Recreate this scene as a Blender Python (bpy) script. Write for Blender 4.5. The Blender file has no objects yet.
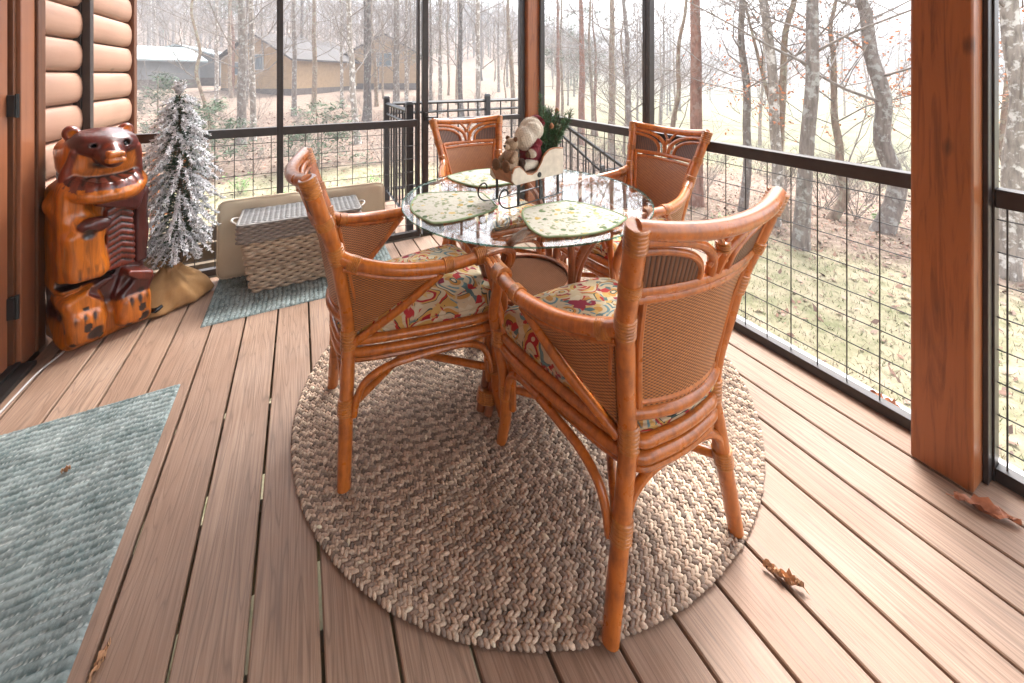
import bpy, math, random
import numpy as np
from mathutils import Vector, Matrix
random.seed(7); RNG = np.random.default_rng(11)
R = math.radians; PI = math.pi
scene = bpy.context.scene
COL = scene.collection

# ------------------------------------------------------------------ mesh builder
def catmull(pts, n=6, closed=False):
    P = [np.array(p, float) for p in pts]
    if len(P) < 3 and not closed:
        return [P[0] + (P[-1]-P[0])*t for t in np.linspace(0, 1, max(2, n//2))]
    out = []; N = len(P)
    rng_ = range(N) if closed else range(N-1)
    for i in rng_:
        if closed: a, b, c, d = P[(i-1) % N], P[i], P[(i+1) % N], P[(i+2) % N]
        else:
            b, c = P[i], P[i+1]
            a = P[i-1] if i > 0 else 2*b-c
            d = P[i+2] if i+2 < N else 2*c-b
        for k in range(n):
            t = k/n
            out.append(.5*((2*b)+(c-a)*t+(2*a-5*b+4*c-d)*t*t+(3*b-a-3*c+d)*t**3))
    if not closed: out.append(P[-1])
    return out

class MB:
    def __init__(s): s.v = []; s.f = []; s.m = []; s.uv = {}; s.c = []; s.cur = (1, 1, 1)
    def addv(s, vs):
        i0 = len(s.v); s.v += [tuple(map(float, p)) for p in vs]; s.c += [s.cur]*len(vs); return i0
    def face(s, idx, m=0): s.f.append(tuple(idx)); s.m.append(m)
    def box(s, c, size, rot=None, m=0, top=None):
        x, y, z = size[0]/2, size[1]/2, size[2]/2
        vs = [Vector((i*x, j*y, k*z)) for k in (-1, 1) for j in (-1, 1) for i in (-1, 1)]
        if top:
            for q in range(4, 8): vs[q].x *= top[0]; vs[q].y *= top[1]
        if rot is not None: vs = [rot @ q for q in vs]
        i = s.addv([(q.x+c[0], q.y+c[1], q.z+c[2]) for q in vs])
        for q in ((0, 2, 3, 1), (4, 5, 7, 6), (0, 1, 5, 4), (2, 6, 7, 3), (0, 4, 6, 2), (1, 3, 7, 5)):
            s.face([i+a for a in q], m)
    def box2(s, a, b, m=0):
        s.box([(a[i]+b[i])/2 for i in range(3)], [abs(b[i]-a[i]) for i in range(3)], None, m)
    def tube(s, pts, r, seg=8, closed=False, smooth=0, m=0, flat=None, cap=True):
        if smooth: pts = catmull(pts, smooth, closed)
        P = np.array([list(map(float, p)) for p in pts]); n = len(P)
        rr = np.full(n, float(r)) if np.isscalar(r) else np.interp(np.linspace(0, 1, n), np.linspace(0, 1, len(r)), r)
        T = np.zeros_like(P)
        if closed: T = np.roll(P, -1, 0)-np.roll(P, 1, 0)
        else:
            T[1:-1] = P[2:]-P[:-2]; T[0] = P[1]-P[0]; T[-1] = P[-1]-P[-2]
        T /= np.maximum(np.linalg.norm(T, axis=1), 1e-9)[:, None]
        up = np.array([0, 0, 1.]) if abs(T[0][2]) < .9 else np.array([1., 0, 0])
        if flat is not None: up = np.array(flat, float)
        i0 = len(s.v); N = None
        for i in range(n):
            t = T[i]
            if N is None or flat is not None:
                N = up-t*np.dot(up, t)
            else: N = N-t*np.dot(N, t)
            l = np.linalg.norm(N)
            if l < 1e-6:
                N = np.cross(t, [0, 1., .1]); l = np.linalg.norm(N)
            N = N/l; B = np.cross(t, N)
            for k in range(seg):
                a = 2*PI*k/seg
                q = P[i]+rr[i]*(math.cos(a)*N+math.sin(a)*B)
                s.v.append((q[0], q[1], q[2])); s.c.append(s.cur)
        for i in range(n if closed else n-1):
            for k in range(seg):
                a = i0+i*seg+k; b = i0+i*seg+(k+1) % seg
                j = (i+1) % n
                c = i0+j*seg+(k+1) % seg; d = i0+j*seg+k
                s.f.append((a, b, c, d)); s.m.append(m)
        if cap and not closed:
            s.face([i0+k for k in range(seg)][::-1], m); s.face([i0+(n-1)*seg+k for k in range(seg)], m)
    def lathe(s, prof, c=(0, 0, 0), seg=32, m=0, cap=True):
        i0 = len(s.v)
        for r, z in prof:
            s.addv([(c[0]+r*math.cos(2*PI*k/seg), c[1]+r*math.sin(2*PI*k/seg), c[2]+z) for k in range(seg)])
        for i in range(len(prof)-1):
            for k in range(seg):
                s.face((i0+i*seg+k, i0+i*seg+(k+1) % seg, i0+(i+1)*seg+(k+1) % seg, i0+(i+1)*seg+k), m)
        if cap:
            s.face([i0+k for k in range(seg)][::-1], m); s.face([i0+(len(prof)-1)*seg+k for k in range(seg)], m)
    def grid(s, fn, nu, nv, m=0, uvs=1.0, two=None, closed_u=False):
        """fn(u,v)->(x,y,z) u,v in 0..1 ; two = thickness vector fn"""
        i0 = len(s.v)
        for j in range(nv+1):
            for i in range(nu+1):
                s.addv([fn(i/nu, j/nv)])
        for j in range(nv):
            for i in range(nu):
                a = i0+j*(nu+1)+i
                s.face((a, a+1, a+nu+2, a+nu+1), m)
        return i0
    def build(s, name, mats, parent=None, smooth=True, world=False, bevel=0, colattr=False, uv=None, sub=0, angle=40):
        me = bpy.data.meshes.new(name)
        me.from_pydata(s.v, [], s.f)
        if not isinstance(mats, (list, tuple)): mats = [mats]
        for q in mats: me.materials.append(q)
        if len(mats) > 1: me.polygons.foreach_set('material_index', s.m)
        if colattr:
            ca = me.color_attributes.new('col', 'FLOAT_COLOR', 'POINT')
            arr = np.ones((len(s.v), 4), np.float32); arr[:, :3] = np.array(s.c, np.float32)
            ca.data.foreach_set('color', arr.ravel())
        if uv is not None:
            ul = me.uv_layers.new(name='UVMap')
            li = np.zeros(len(me.loops), np.int32); me.loops.foreach_get('vertex_index', li)
            U = np.array(uv, np.float32)[li]; ul.data.foreach_set('uv', U.ravel())
        return finish(me, name, parent, smooth, world, bevel, sub, angle)

def finish(me, name, parent, smooth=True, world=False, bevel=0, sub=0, angle=40):
    if smooth:
        me.polygons.foreach_set('use_smooth', [True]*len(me.polygons))
        try: me.set_sharp_from_angle(angle=R(angle))
        except Exception: pass
    me.update()
    o = bpy.data.objects.new(name, me); COL.objects.link(o)
    if parent is not None:
        o.parent = parent
        if world: o.location = [-c for c in parent.location]
    if bevel:
        b = o.modifiers.new('bevel', 'BEVEL'); b.width = bevel; b.segments = 2; b.limit_method = 'ANGLE'
    if sub:
        b = o.modifiers.new('sub', 'SUBSURF'); b.levels = sub; b.render_levels = sub
    return o

def np_mesh(name, V, F, mats, parent=None, smooth=True, col=None, world=False, angle=40, sides=4):
    """fast mesh from arrays, F (n,k)"""
    me = bpy.data.meshes.new(name)
    V = np.asarray(V, np.float32); F = np.asarray(F, np.int32); k = F.shape[1]
    me.vertices.add(len(V)); me.vertices.foreach_set('co', V.ravel())
    me.loops.add(F.size); me.loops.foreach_set('vertex_index', F.ravel())
    me.polygons.add(len(F)); me.polygons.foreach_set('loop_start', np.arange(0, F.size, k, dtype=np.int32))
    me.polygons.foreach_set('loop_total', np.full(len(F), k, np.int32))
    me.update(calc_edges=True)
    for q in (mats if isinstance(mats, (list, tuple)) else [mats]): me.materials.append(q)
    if col is not None:
        ca = me.color_attributes.new('col', 'FLOAT_COLOR', 'POINT')
        arr = np.ones((len(V), 4), np.float32); arr[:, :3] = col
        ca.data.foreach_set('color', arr.ravel())
    if smooth: me.polygons.foreach_set('use_smooth', np.ones(len(F), bool))
    me.validate()
    o = bpy.data.objects.new(name, me); COL.objects.link(o)
    if parent is not None:
        o.parent = parent
        if world: o.location = [-c for c in parent.location]
    return o

def tag(o, label=None, cat=None, group=None, kind=None):
    if label: o['label'] = label
    if cat: o['category'] = cat
    if group: o['group'] = group
    if kind: o['kind'] = kind
    return o
def empty(name, loc=(0, 0, 0), rz=0, label=None, cat=None, group=None):
    o = bpy.data.objects.new(name, None); COL.objects.link(o); o.location = loc; o.rotation_euler = (0, 0, rz)
    o.empty_display_size = .1
    return tag(o, label, cat, group)
def copy_tree(o, parent=None):
    c = o.copy(); COL.objects.link(c)
    if parent is not None: c.parent = parent
    for ch in list(o.children): copy_tree(ch, c)
    return c

# ------------------------------------------------------------------ materials
class NT:
    def __init__(s, name):
        s.mat = bpy.data.materials.new(name); s.mat.use_nodes = True
        s.t = s.mat.node_tree; s.n = s.t.nodes; s.b = s.n['Principled BSDF']; s.out = s.n['Material Output']
    def node(s, typ, **kw):
        n = s.n.new(typ)
        for k, v in kw.items():
            if hasattr(n, k): setattr(n, k, v)
            else: n.inputs[k].default_value = v
        return n
    def link(s, a, b): s.t.links.new(a, b)
    def coord(s, which='Object', scale=(1, 1, 1), rot=(0, 0, 0)):
        tc = s.node('ShaderNodeTexCoord'); mp = s.node('ShaderNodeMapping')
        mp.inputs['Scale'].default_value = scale; mp.inputs['Rotation'].default_value = rot
        s.link(tc.outputs[which], mp.inputs['Vector']); return mp.outputs['Vector']
    def noise(s, vec, scale, detail=4, rough=.55, dist=0):
        n = s.node('ShaderNodeTexNoise'); n.inputs['Scale'].default_value = scale
        n.inputs['Detail'].default_value = detail; n.inputs['Roughness'].default_value = rough
        n.inputs['Distortion'].default_value = dist
        s.link(vec, n.inputs['Vector']); return n
    def ramp(s, fac, stops, interp='LINEAR'):
        r = s.node('ShaderNodeValToRGB'); cr = r.color_ramp; cr.interpolation = interp
        while len(cr.elements) < len(stops): cr.elements.new(.5)
        for e, (p, c) in zip(cr.elements, stops):
            e.position = p; e.color = (c[0], c[1], c[2], 1) if hasattr(c, '__len__') else (c, c, c, 1)
        s.link(fac, r.inputs['Fac']); return r.outputs['Color']
    def mix(s, fac, a, b, mode='MIX'):
        m = s.node('ShaderNodeMix'); m.data_type = 'RGBA'; m.blend_type = mode
        for sock, v in ((m.inputs[0], fac), (m.inputs[6], a), (m.inputs[7], b)):
            if hasattr(v, 'is_linked'): s.link(v, sock)
            elif hasattr(v, '__len__'): sock.default_value = (v[0], v[1], v[2], 1)
            else: sock.default_value = v
        return m.outputs[2]
    def math(s, op, a, b=None, c=None):
        m = s.node('ShaderNodeMath'); m.operation = op
        for i, v in enumerate((a, b, c)):
            if v is None: continue
            if hasattr(v, 'is_linked'): s.link(v, m.inputs[i])
            else: m.inputs[i].default_value = v
        return m.outputs[0]
    def attr(s, name='col'):
        a = s.node('ShaderNodeAttribute'); a.attribute_name = name; return a.outputs['Color']
    def bump(s, h, strength=.3, dist=.01):
        b = s.node('ShaderNodeBump'); b.inputs['Strength'].default_value = strength; b.inputs['Distance'].default_value = dist
        s.link(h, b.inputs['Height']); s.link(b.outputs['Normal'], s.b.inputs['Normal']); return b
    def set(s, color=None, rough=None, metal=None, spec=None, coat=None):
        if color is not None:
            if hasattr(color, 'is_linked'): s.link(color, s.b.inputs['Base Color'])
            else: s.b.inputs['Base Color'].default_value = (*color, 1)
        if rough is not None:
            if hasattr(rough, 'is_linked'): s.link(rough, s.b.inputs['Roughness'])
            else: s.b.inputs['Roughness'].default_value = rough
        if metal is not None: s.b.inputs['Metallic'].default_value = metal
        if spec is not None: s.b.inputs['Specular IOR Level'].default_value = spec
        if coat is not None: s.b.inputs['Coat Weight'].default_value = coat; s.b.inputs['Coat Roughness'].default_value = .15
        return s

def simple(name, col, rough=.5, vary=.25, scale=12, stretch=(1, 1, 1), bump=.15, bdist=.002, coat=0, metal=0, detail=5):
    n = NT(name); v = n.coord('Object', stretch)
    nz = n.noise(v, scale, detail)
    lo = tuple(c*(1-vary) for c in col); hi = tuple(min(1, c*(1+vary)) for c in col)
    n.set(n.ramp(nz.outputs['Fac'], [(.3, lo), (.7, hi)]), rough, metal, coat=coat)
    if bump: n.bump(nz.outputs['Fac'], bump, bdist)
    return n.mat
M = {}
M['frame'] = simple('dark_bronze_frame', (.028, .02, .018), .38, .25, 30, bump=.05)
M['rail_black'] = simple('black_powder_coat', (.03, .03, .033), .42, .2, 20, bump=.05)
M['wire'] = simple('black_wire', (.02, .018, .018), .45, .2, 30, bump=0)
M['sill'] = simple('weathered_sill', (.45, .44, .45), .6, .25, 14, (1, 1, 1), .2)
M['white_vinyl'] = simple('white_vinyl', (.7, .7, .7), .4, .06, 5, bump=0)
M['black_metal'] = simple('black_hinge', (.012, .012, .012), .4, .2, 30, bump=.05)
M['brass'] = simple('worn_brass', (.4, .28, .1), .35, .2, 30, metal=1, bump=0)
M['grey_steel'] = simple('grey_steel', (.22, .22, .23), .3, .2, 20, metal=.9, bump=0)

def wood(name, base, dark, axis=2, rough=.45, coat=0, scale=1., bump=.25):
    n = NT(name)
    st = [26, 26, 26]; st[axis] = 1.6
    v = n.coord('Object', [a*scale for a in st])
    nz = n.noise(v, 1.0, 6, .6, 1.2)
    v2 = n.coord('Object', (1.5, 1.5, 1.5)); n2 = n.noise(v2, 2.2, 3)
    c = n.ramp(nz.outputs['Fac'], [(.3, dark), (.5, base), (.75, tuple(min(1, x*1.15) for x in base))])
    c = n.mix(.35, c, n.ramp(n2.outputs['Fac'], [(.35, tuple(x*.75 for x in base)), (.65, tuple(min(1, x*1.2) for x in base))]))
    kv = [3.2, 3.2, 3.2]; kv[axis] = 1.5
    kn = n.node('ShaderNodeTexVoronoi', Scale=1.6); n.link(n.coord('Object', kv), kn.inputs['Vector'])
    kr = n.ramp(n.math('ADD', kn.outputs['Distance'], n.math('MULTIPLY', nz.outputs['Fac'], .06)), [(.075, 1), (.13, 0)])
    c = n.mix(n.math('MULTIPLY', kr, .75), c, tuple(x*.35 for x in dark))
    n.set(c, rough, coat=coat); n.bump(nz.outputs['Fac'], bump, .002); return n.mat
M['post'] = wood('stained_cedar_post', (.3, .09, .02), (.1, .025, .006), 2, .45, .15, 1.7, .5)
M['door'] = wood('stained_door_wood', (.27, .1, .045), (.21, .072, .03), 2, .42, .2, .6, .1)
M['trim'] = wood('stained_trim', (.11, .036, .011), (.065, .02, .007), 2, .45)
M['log'] = wood('pale_stained_log', (.31, .175, .12), (.25, .13, .085), 1, .5, 0, .5, .15)
M['ceiling'] = wood('pine_ceiling', (.6, .42, .27), (.5, .33, .2), 1, .5, 0, .5, .1)

# rattan pole
def rattan(name, base, dark):
    n = NT(name); v = n.coord('Object', (1, 1, 1))
    nz = n.noise(v, 22, 5, .6); n3 = n.noise(n.coord('Object', (60, 60, 8)), 1.5, 3)
    c = n.ramp(nz.outputs['Fac'], [(.22, dark), (.46, base), (.8, tuple(min(1, x*1.35) for x in base))])
    c = n.mix(.3, c, n.ramp(n3.outputs['Fac'], [(.4, dark), (.6, base)]))
    n.set(c, n.ramp(nz.outputs['Fac'], [(.3, .42), (.7, .24)]), coat=.5); n.bump(nz.outputs['Fac'], .16, .003); return n.mat
M['rattan'] = rattan('honey_rattan_pole', (.46, .13, .016), (.13, .028, .004))
M['wrap'] = rattan('rattan_binding', (.45, .16, .03), (.13, .034, .007))
M['rattan_dark'] = rattan('table_rattan_pole', (.27, .08, .024), (.11, .028, .01))

def weave(name, base, dark, period=.009, rough=.5, vert_only=False):
    n = NT(name)
    tc = n.node('ShaderNodeTexCoord'); sp = n.node('ShaderNodeSeparateXYZ'); n.link(tc.outputs['UV'], sp.inputs[0])
    k = 2*PI/period
    sx = n.math('SINE', n.math('MULTIPLY', sp.outputs[0], k*.5))
    sy = n.math('SINE', n.math('MULTIPLY', sp.outputs[1], k))
    if vert_only: h = n.math('ABSOLUTE', sx)
    else: h = n.math('MULTIPLY', n.math('ADD', n.math('MULTIPLY', sx, sy), 1), .5)
    nz = n.noise(n.coord('Object'), 45, 4)
    c = n.ramp(h, [(.1, dark), (.75, base)])
    c = n.mix(n.math('MULTIPLY', nz.outputs['Fac'], .55), c, dark)
    n.set(c, rough, coat=.1); n.bump(h, .7, .002); return n.mat
M['cane'] = weave('woven_cane_panel', (.58, .24, .07), (.09, .022, .007), .0085)
M['reed'] = weave('dark_reed_panel', (.17, .06, .02), (.02, .007, .003), .011, vert_only=True)
M['shelf'] = weave('woven_table_shelf', (.14, .055, .026), (.05, .018, .008), .009, .95); M['shelf'].node_tree.nodes['Principled BSDF'].inputs['Coat Weight'].default_value = 0; M['shelf'].node_tree.nodes['Principled BSDF'].inputs['Specular IOR Level'].default_value = .1

# paisley upholstery
n = NT('paisley_upholstery')
v0 = n.coord('Object', (1, 1, 1)); wn = n.noise(v0, 7, 2)
vv = n.node('ShaderNodeVectorMath'); vv.operation = 'ADD'; sc = n.node('ShaderNodeVectorMath'); sc.operation = 'SCALE'; sc.inputs['Scale'].default_value = .07
n.link(wn.outputs['Color'], sc.inputs[0]); n.link(v0, vv.inputs[0]); n.link(sc.outputs[0], vv.inputs[1])
vo = n.node('ShaderNodeTexVoronoi', Scale=10.0); n.link(vv.outputs[0], vo.inputs['Vector'])
rings = n.math('FRACT', n.math('MULTIPLY', vo.outputs['Distance'], 2.0))
CR = (.46, .36, .24)
ringcol = n.ramp(rings, [(0, (.3, .015, .02)), (.1, (.45, .25, .07)), (.2, (.03, .05, .05)), (.24, CR), (.46, (.36, .03, .02)), (.56, (.05, .04, .03)), (.6, (.45, .27, .08)), (.84, CR)], 'CONSTANT')
ringcol2 = n.ramp(rings, [(0, (.1, .16, .17)), (.14, (.5, .42, .3)), (.26, (.05, .08, .07)), (.32, (.42, .2, .05)), (.52, CR), (.7, (.12, .2, .22)), (.84, CR)], 'CONSTANT')
sepc = n.node('ShaderNodeSeparateColor'); n.link(vo.outputs['Color'], sepc.inputs[0])
pick = n.ramp(sepc.outputs[0], [(0, 0), (.5, 1)], 'CONSTANT')
c = n.mix(pick, ringcol, ringcol2)
vo2 = n.node('ShaderNodeTexVoronoi', Scale=40.0); n.link(vv.outputs[0], vo2.inputs['Vector'])
s2 = n.node('ShaderNodeSeparateColor'); n.link(vo2.outputs['Color'], s2.inputs[0])
petal = n.ramp(s2.outputs[1], [(0, CR), (.3, (.36, .03, .03)), (.45, (.48, .3, .1)), (.6, (.08, .13, .13)), (.7, (.5, .42, .3)), (.88, (.22, .02, .04))], 'CONSTANT')
msk = n.ramp(n.noise(vv.outputs[0], 17, 2).outputs['Fac'], [(.5, 0), (.54, 1)])
c = n.mix(msk, c, petal)
n.set(c, .85, spec=.2); wv = n.noise(n.coord('Object'), 400, 2); n.bump(wv.outputs['Fac'], .2, .001)
M['fabric'] = n.mat

# deck boards
n = NT('composite_deck_board')
at = n.attr(); sepa = n.node('ShaderNodeSeparateColor'); n.link(at, sepa.inputs[0])
tc = n.node('ShaderNodeTexCoord'); cmb = n.node('ShaderNodeCombineXYZ'); n.link(n.math('MULTIPLY', sepa.outputs[0], 40), cmb.inputs[1]); n.link(n.math('MULTIPLY', sepa.outputs[1], 9), cmb.inputs[2])
va = n.node('ShaderNodeVectorMath'); va.operation = 'ADD'; n.link(tc.outputs['Object'], va.inputs[0]); n.link(cmb.outputs[0], va.inputs[1])
mp = n.node('ShaderNodeMapping'); mp.inputs['Scale'].default_value = (12, .8, 1); n.link(va.outputs[0], mp.inputs['Vector'])
low = n.noise(mp.outputs[0], 1.0, 2, .5, .6)
lines = n.math('FRACT', n.math('MULTIPLY', low.outputs['Fac'], 15))
tri = n.math('ABSOLUTE', n.math('SUBTRACT', lines, .5))
mp2 = n.node('ShaderNodeMapping'); mp2.inputs['Scale'].default_value = (160, 3, 1); n.link(va.outputs[0], mp2.inputs['Vector'])
fine = n.noise(mp2.outputs[0], 1.0, 4, .65)
big = n.noise(va.outputs[0], 3, 4)
c = n.ramp(fine.outputs['Fac'], [(.25, (.09, .048, .028)), (.5, (.3, .19, .13)), (.75, (.45, .32, .235))])
gl = n.ramp(tri, [(.0, 1), (.1, .25), (.3, 0)])
c = n.mix(n.math('MULTIPLY', gl, .7), c, (.09, .055, .042))
c = n.mix(.35, c, n.ramp(big.outputs['Fac'], [(.3, (.2, .115, .07)), (.7, (.37, .28, .22))]))
c = n.mix(n.math('MULTIPLY', sepa.outputs[2], .45), c, (.2, .115, .075))
n.set(c, n.ramp(fine.outputs['Fac'], [(.3, .5), (.7, .68)]), spec=.35)
h = n.math('ADD', fine.outputs['Fac'], n.math('MULTIPLY', gl, -.6)); n.bump(h, .35, .0015)
M['deck'] = n.mat
M['joist'] = simple('treated_joist', (.1, .07, .04), .8)

# rugs
n = NT('braided_wool'); at = n.attr(); nz = n.noise(n.coord('Object', (1, 1, 1)), 160, 4)
c = n.mix(.5, at, n.ramp(nz.outputs['Fac'], [(.3, .12), (.7, 1)]), 'MULTIPLY')
n.set(c, .9, spec=.15); n.bump(nz.outputs['Fac'], .5, .002); M['braid'] = n.mat
n = NT('teal_chenille'); at = n.attr(); nz = n.noise(n.coord('Object'), 120, 4); n2 = n.noise(n.coord('Object'), 9, 4)
c = n.mix(.7, at, n.ramp(nz.outputs['Fac'], [(.3, .5), (.7, 1.0)]), 'MULTIPLY')
c = n.mix(.35, c, n.ramp(n2.outputs['Fac'], [(.35, (.1, .135, .135)), (.65, (.31, .35, .34))]))
n.set(c, .95, spec=.1); n.bump(nz.outputs['Fac'], .6, .003); M['teal'] = n.mat
M['teal_edge'] = simple('teal_binding', (.3, .37, .37), .9, .3, 60, bump=.3)

def vcol(name, rough=.8, scale=60, amt=.4, bump=.3, bdist=.002, coat=0, tint=.35):
    n = NT(name); nz = n.noise(n.coord('Object'), scale, 4)
    c = n.mix(amt, n.attr(), n.ramp(nz.outputs['Fac'], [(.3, tint), (.7, 1)]), 'MULTIPLY')
    n.set(c, rough, coat=coat); n.bump(nz.outputs['Fac'], bump, bdist); return n.mat
M['wicker'] = vcol('wicker_strand', .55, 90)
M['canvas'] = simple('tan_canvas', (.52, .43, .31), .85, .08, 6, bump=.15)
M['burlap'] = simple('burlap', (.36, .2, .08), .9, .22, 9, bump=.3, bdist=.006)
M['pipe'] = simple('canvas_piping', (.56, .47, .35), .85, .08, 20)
M['needle_green'] = simple('dark_green_needles', (.03, .065, .035), .6, .4, 30, bump=0)
M['flock'] = simple('flocked_needles', (.68, .68, .7), .9, .25, 40, bump=.3)
M['trunk_brown'] = simple('brown_stem', (.1, .06, .035), .8, .4, 20)
M['leaf_dry'] = simple('dry_curled_leaf', (.36, .13, .06), .6, .4, 30, bump=.3)
M['leaf_pale'] = simple('pale_dry_leaf', (.5, .27, .14), .6, .35, 30, bump=.3)
M['mat_trim'] = simple('green_binding', (.2, .27, .14), .8, .2, 40)
M['cord'] = simple('grey_cord', (.45, .43, .42), .5, .1, 10)

# placemat
n = NT('quilted_lemon_print'); v0 = n.coord('Object')
vo = n.node('ShaderNodeTexVoronoi', Scale=22.0); n.link(v0, vo.inputs['Vector'])
s1 = n.node('ShaderNodeSeparateColor'); n.link(vo.outputs['Color'], s1.inputs[0])
wob = n.math('ADD', vo.outputs['Distance'], n.math('MULTIPLY', n.noise(v0, 60, 2).outputs['Fac'], .5))
blob = n.ramp(wob, [(.5, 1), (.56, 0)])
cc = n.ramp(s1.outputs[0], [(0, (.4, .27, .06)), (.28, (.45, .33, .12)), (.38, (.43, .41, .34)), (.45, (.05, .09, .03)), (.72, (.09, .14, .05)), (.9, (.43, .41, .34))], 'CONSTANT')
fine = n.ramp(n.noise(v0, 55, 3).outputs['Fac'], [(.55, (.43, .41, .34)), (.62, (.17, .2, .1))])
n.set(n.mix(blob, fine, cc), .85); wv = n.node('ShaderNodeTexVoronoi', Scale=45.0); n.link(v0, wv.inputs['Vector']); n.bump(wv.outputs['Distance'], .6, .003)
M['placemat'] = n.mat

# glass
def glassmat(name, tint, rough=0.0, diff=None):
    n = NT(name); n.n.remove(n.b)
    tr = n.node('ShaderNodeBsdfTransparent'); tr.inputs[0].default_value = (*tint, 1)
    gl = n.node('ShaderNodeBsdfGlossy'); gl.inputs['Roughness'].default_value = rough
    fr = n.node('ShaderNodeFresnel'); ge = n.node('ShaderNodeNewGeometry'); n.link(n.math('ADD', n.math('MULTIPLY', ge.outputs['Backfacing'], 1/1.5-1.5), 1.5), fr.inputs['IOR'])
    mx = n.node('ShaderNodeMixShader'); n.link(fr.outputs[0], mx.inputs[0]); n.link(tr.outputs[0], mx.inputs[1]); n.link(gl.outputs[0], mx.inputs[2])
    o_ = mx.outputs[0]
    if diff:
        df = n.node('ShaderNodeBsdfDiffuse'); df.inputs[0].default_value = (*diff, 1)
        m2 = n.node('ShaderNodeMixShader'); m2.inputs[0].default_value = .45; n.link(o_, m2.inputs[1]); n.link(df.outputs[0], m2.inputs[2]); o_ = m2.outputs[0]
    n.link(o_, n.out.inputs['Surface']); return n.mat
M['glass'] = glassmat('table_glass', (.95, .98, .97))
M['glass_edge'] = glassmat('green_glass_edge', (.35, .6, .52), .02, (.1, .22, .18))

# ------------------------------------------------------------------ camera
F, U0, V0, HC, TH = 397.0, 512.0, 75.0, 1.26, R(28.2)
cam = bpy.data.cameras.new('camera'); co = bpy.data.objects.new('camera', cam); COL.objects.link(co)
co.location = (0, 0, HC); co.rotation_euler = (PI/2, 0, -TH)
cam.sensor_width = 36; cam.lens = F/1024*36; cam.shift_y = -(341.5-V0)/1024
cam.clip_start = .02; cam.clip_end = 3000
scene.camera = co
def dirw(lat, d):   # lateral / forward -> world XY
    return d*math.sin(TH)+lat*math.cos(TH), d*math.cos(TH)-lat*math.sin(TH)
def at_u(u, d): return dirw((u-U0)/F*d, d)
# ================================================================== PORCH
XL, XR, YB = -1.04, 1.92, 3.1       # house wall, right screens, back screens
POST_Y0, POST_Y1 = .395, .535
ROOF_Z = 3.05; YF = -3.2
# ---- deck boards
W = .1447; GAP = .0075
b = MB(); k0 = 1.637
x = k0+W*2
xs = []
while x > -1.1: xs.append(x); x -= W
for xg in xs:
    a, c_ = xg-W+GAP/2, xg-GAP/2
    if c_ <= XL+.02: continue
    a = max(a, XL+.005); c_ = min(c_, XR-.012)
    if c_-a < .02: continue
    b.cur = (random.random(), random.random(), random.random())
    # rounded-edge board cross-section
    e = .003
    prof = [(a, -.025), (a, -e), (a+e, 0), (c_-e, 0), (c_, -e), (c_, -.025)]
    yy = [YF, YB-.045] 
    i0 = b.addv([(px, yy[0], pz) for px, pz in prof]+[(px, yy[1], pz) for px, pz in prof])
    for q in range(6): b.face((i0+q, i0+(q+1) % 6, i0+6+(q+1) % 6, i0+6+q))
    b.face([i0+q for q in range(6)][::-1]); b.face([i0+6+q for q in range(6)])
o = b.build('deck_floor', M['deck'], colattr=True, angle=30); tag(o, kind='structure')
b = MB()
y = YF+.2
while y < YB+1.1:
    b.box2((XL, y-.02, -.26), (XR, y+.02, -.027)); y += .4
b.box2((XL, YF, -.26), (XL+.04, YB, -.027)); b.box2((XR-.04, YF, -.3), (XR+.012, YB+.0, -.027))
o = b.build('deck_joists', M['joist'], smooth=False); tag(o, kind='structure')
# ---- ceiling
b = MB()
yb = XL-.1
b.box2((XL-.12, YF-.2, ROOF_Z), (XR+.12, YB+.12, ROOF_Z+.05))
for k in range(12):
    b.box2((XL, YF+k*.54, ROOF_Z-.1), (XR+.08, YF+k*.54+.045, ROOF_Z-.002))
o = b.build('ceiling', M['ceiling'], smooth=False); tag(o, kind='structure')

# ---- house walls: log siding (Y 2.67 .. 3.84) and behind the door
def log_siding(mb, y0, y1, z0=-.9, z1=3.3, pitch=.1775, phase=1.278):
    zs = phase+pitch*math.floor((z0-phase)/pitch)
    prof = []
    z = zs
    while z < z1:
        for t in np.linspace(0, 1, 9)[:-1]:
            a = math.pi*t
            prof.append((XL-.066+.045*math.sin(a)**.6, z+.003+(pitch-.006)*(1-math.cos(a))/2))
        prof.append((XL-.075, z+pitch-.001)); z += pitch
    n_ = len(prof)
    i0 = mb.addv([(px, y0, pz) for px, pz in prof]+[(px, y1, pz) for px, pz in prof])
    for q in range(n_-1): mb.face((i0+q, i0+n_+q, i0+n_+q+1, i0+q+1))
wl = empty('log_wall', (XL, 3.2, 0), label='pale stained rounded log siding wall of the house at the left edge', cat='wall')
b = MB(); log_siding(b, 2.66, 3.82); log_siding(b, YF, 1.35)
b.build('log_siding', M['log'], wl, world=True, angle=50)
b = MB(); b.box2((XL-.2, 2.47, -1.5), (XL-.077, 3.84, 3.3)); b.box2((XL-.2, YF, -1.5), (XL-.077, 1.4, 3.3)); b.box2((XL-.2, 1.4, 2.2), (XL-.077, 2.47, 3.3)); b.box2((XL-.2, 1.4, -1.5), (XL-.077, 2.47, -.03))
b.build('wall_core', M['trim'], wl, world=True, smooth=False)
b = MB(); b.box2((XL-.08, 3.815, -1.4), (XL-.008, 3.87, 3.3))
b.build('corner_trim', M['trim'], wl, world=True, bevel=.004)

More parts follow.
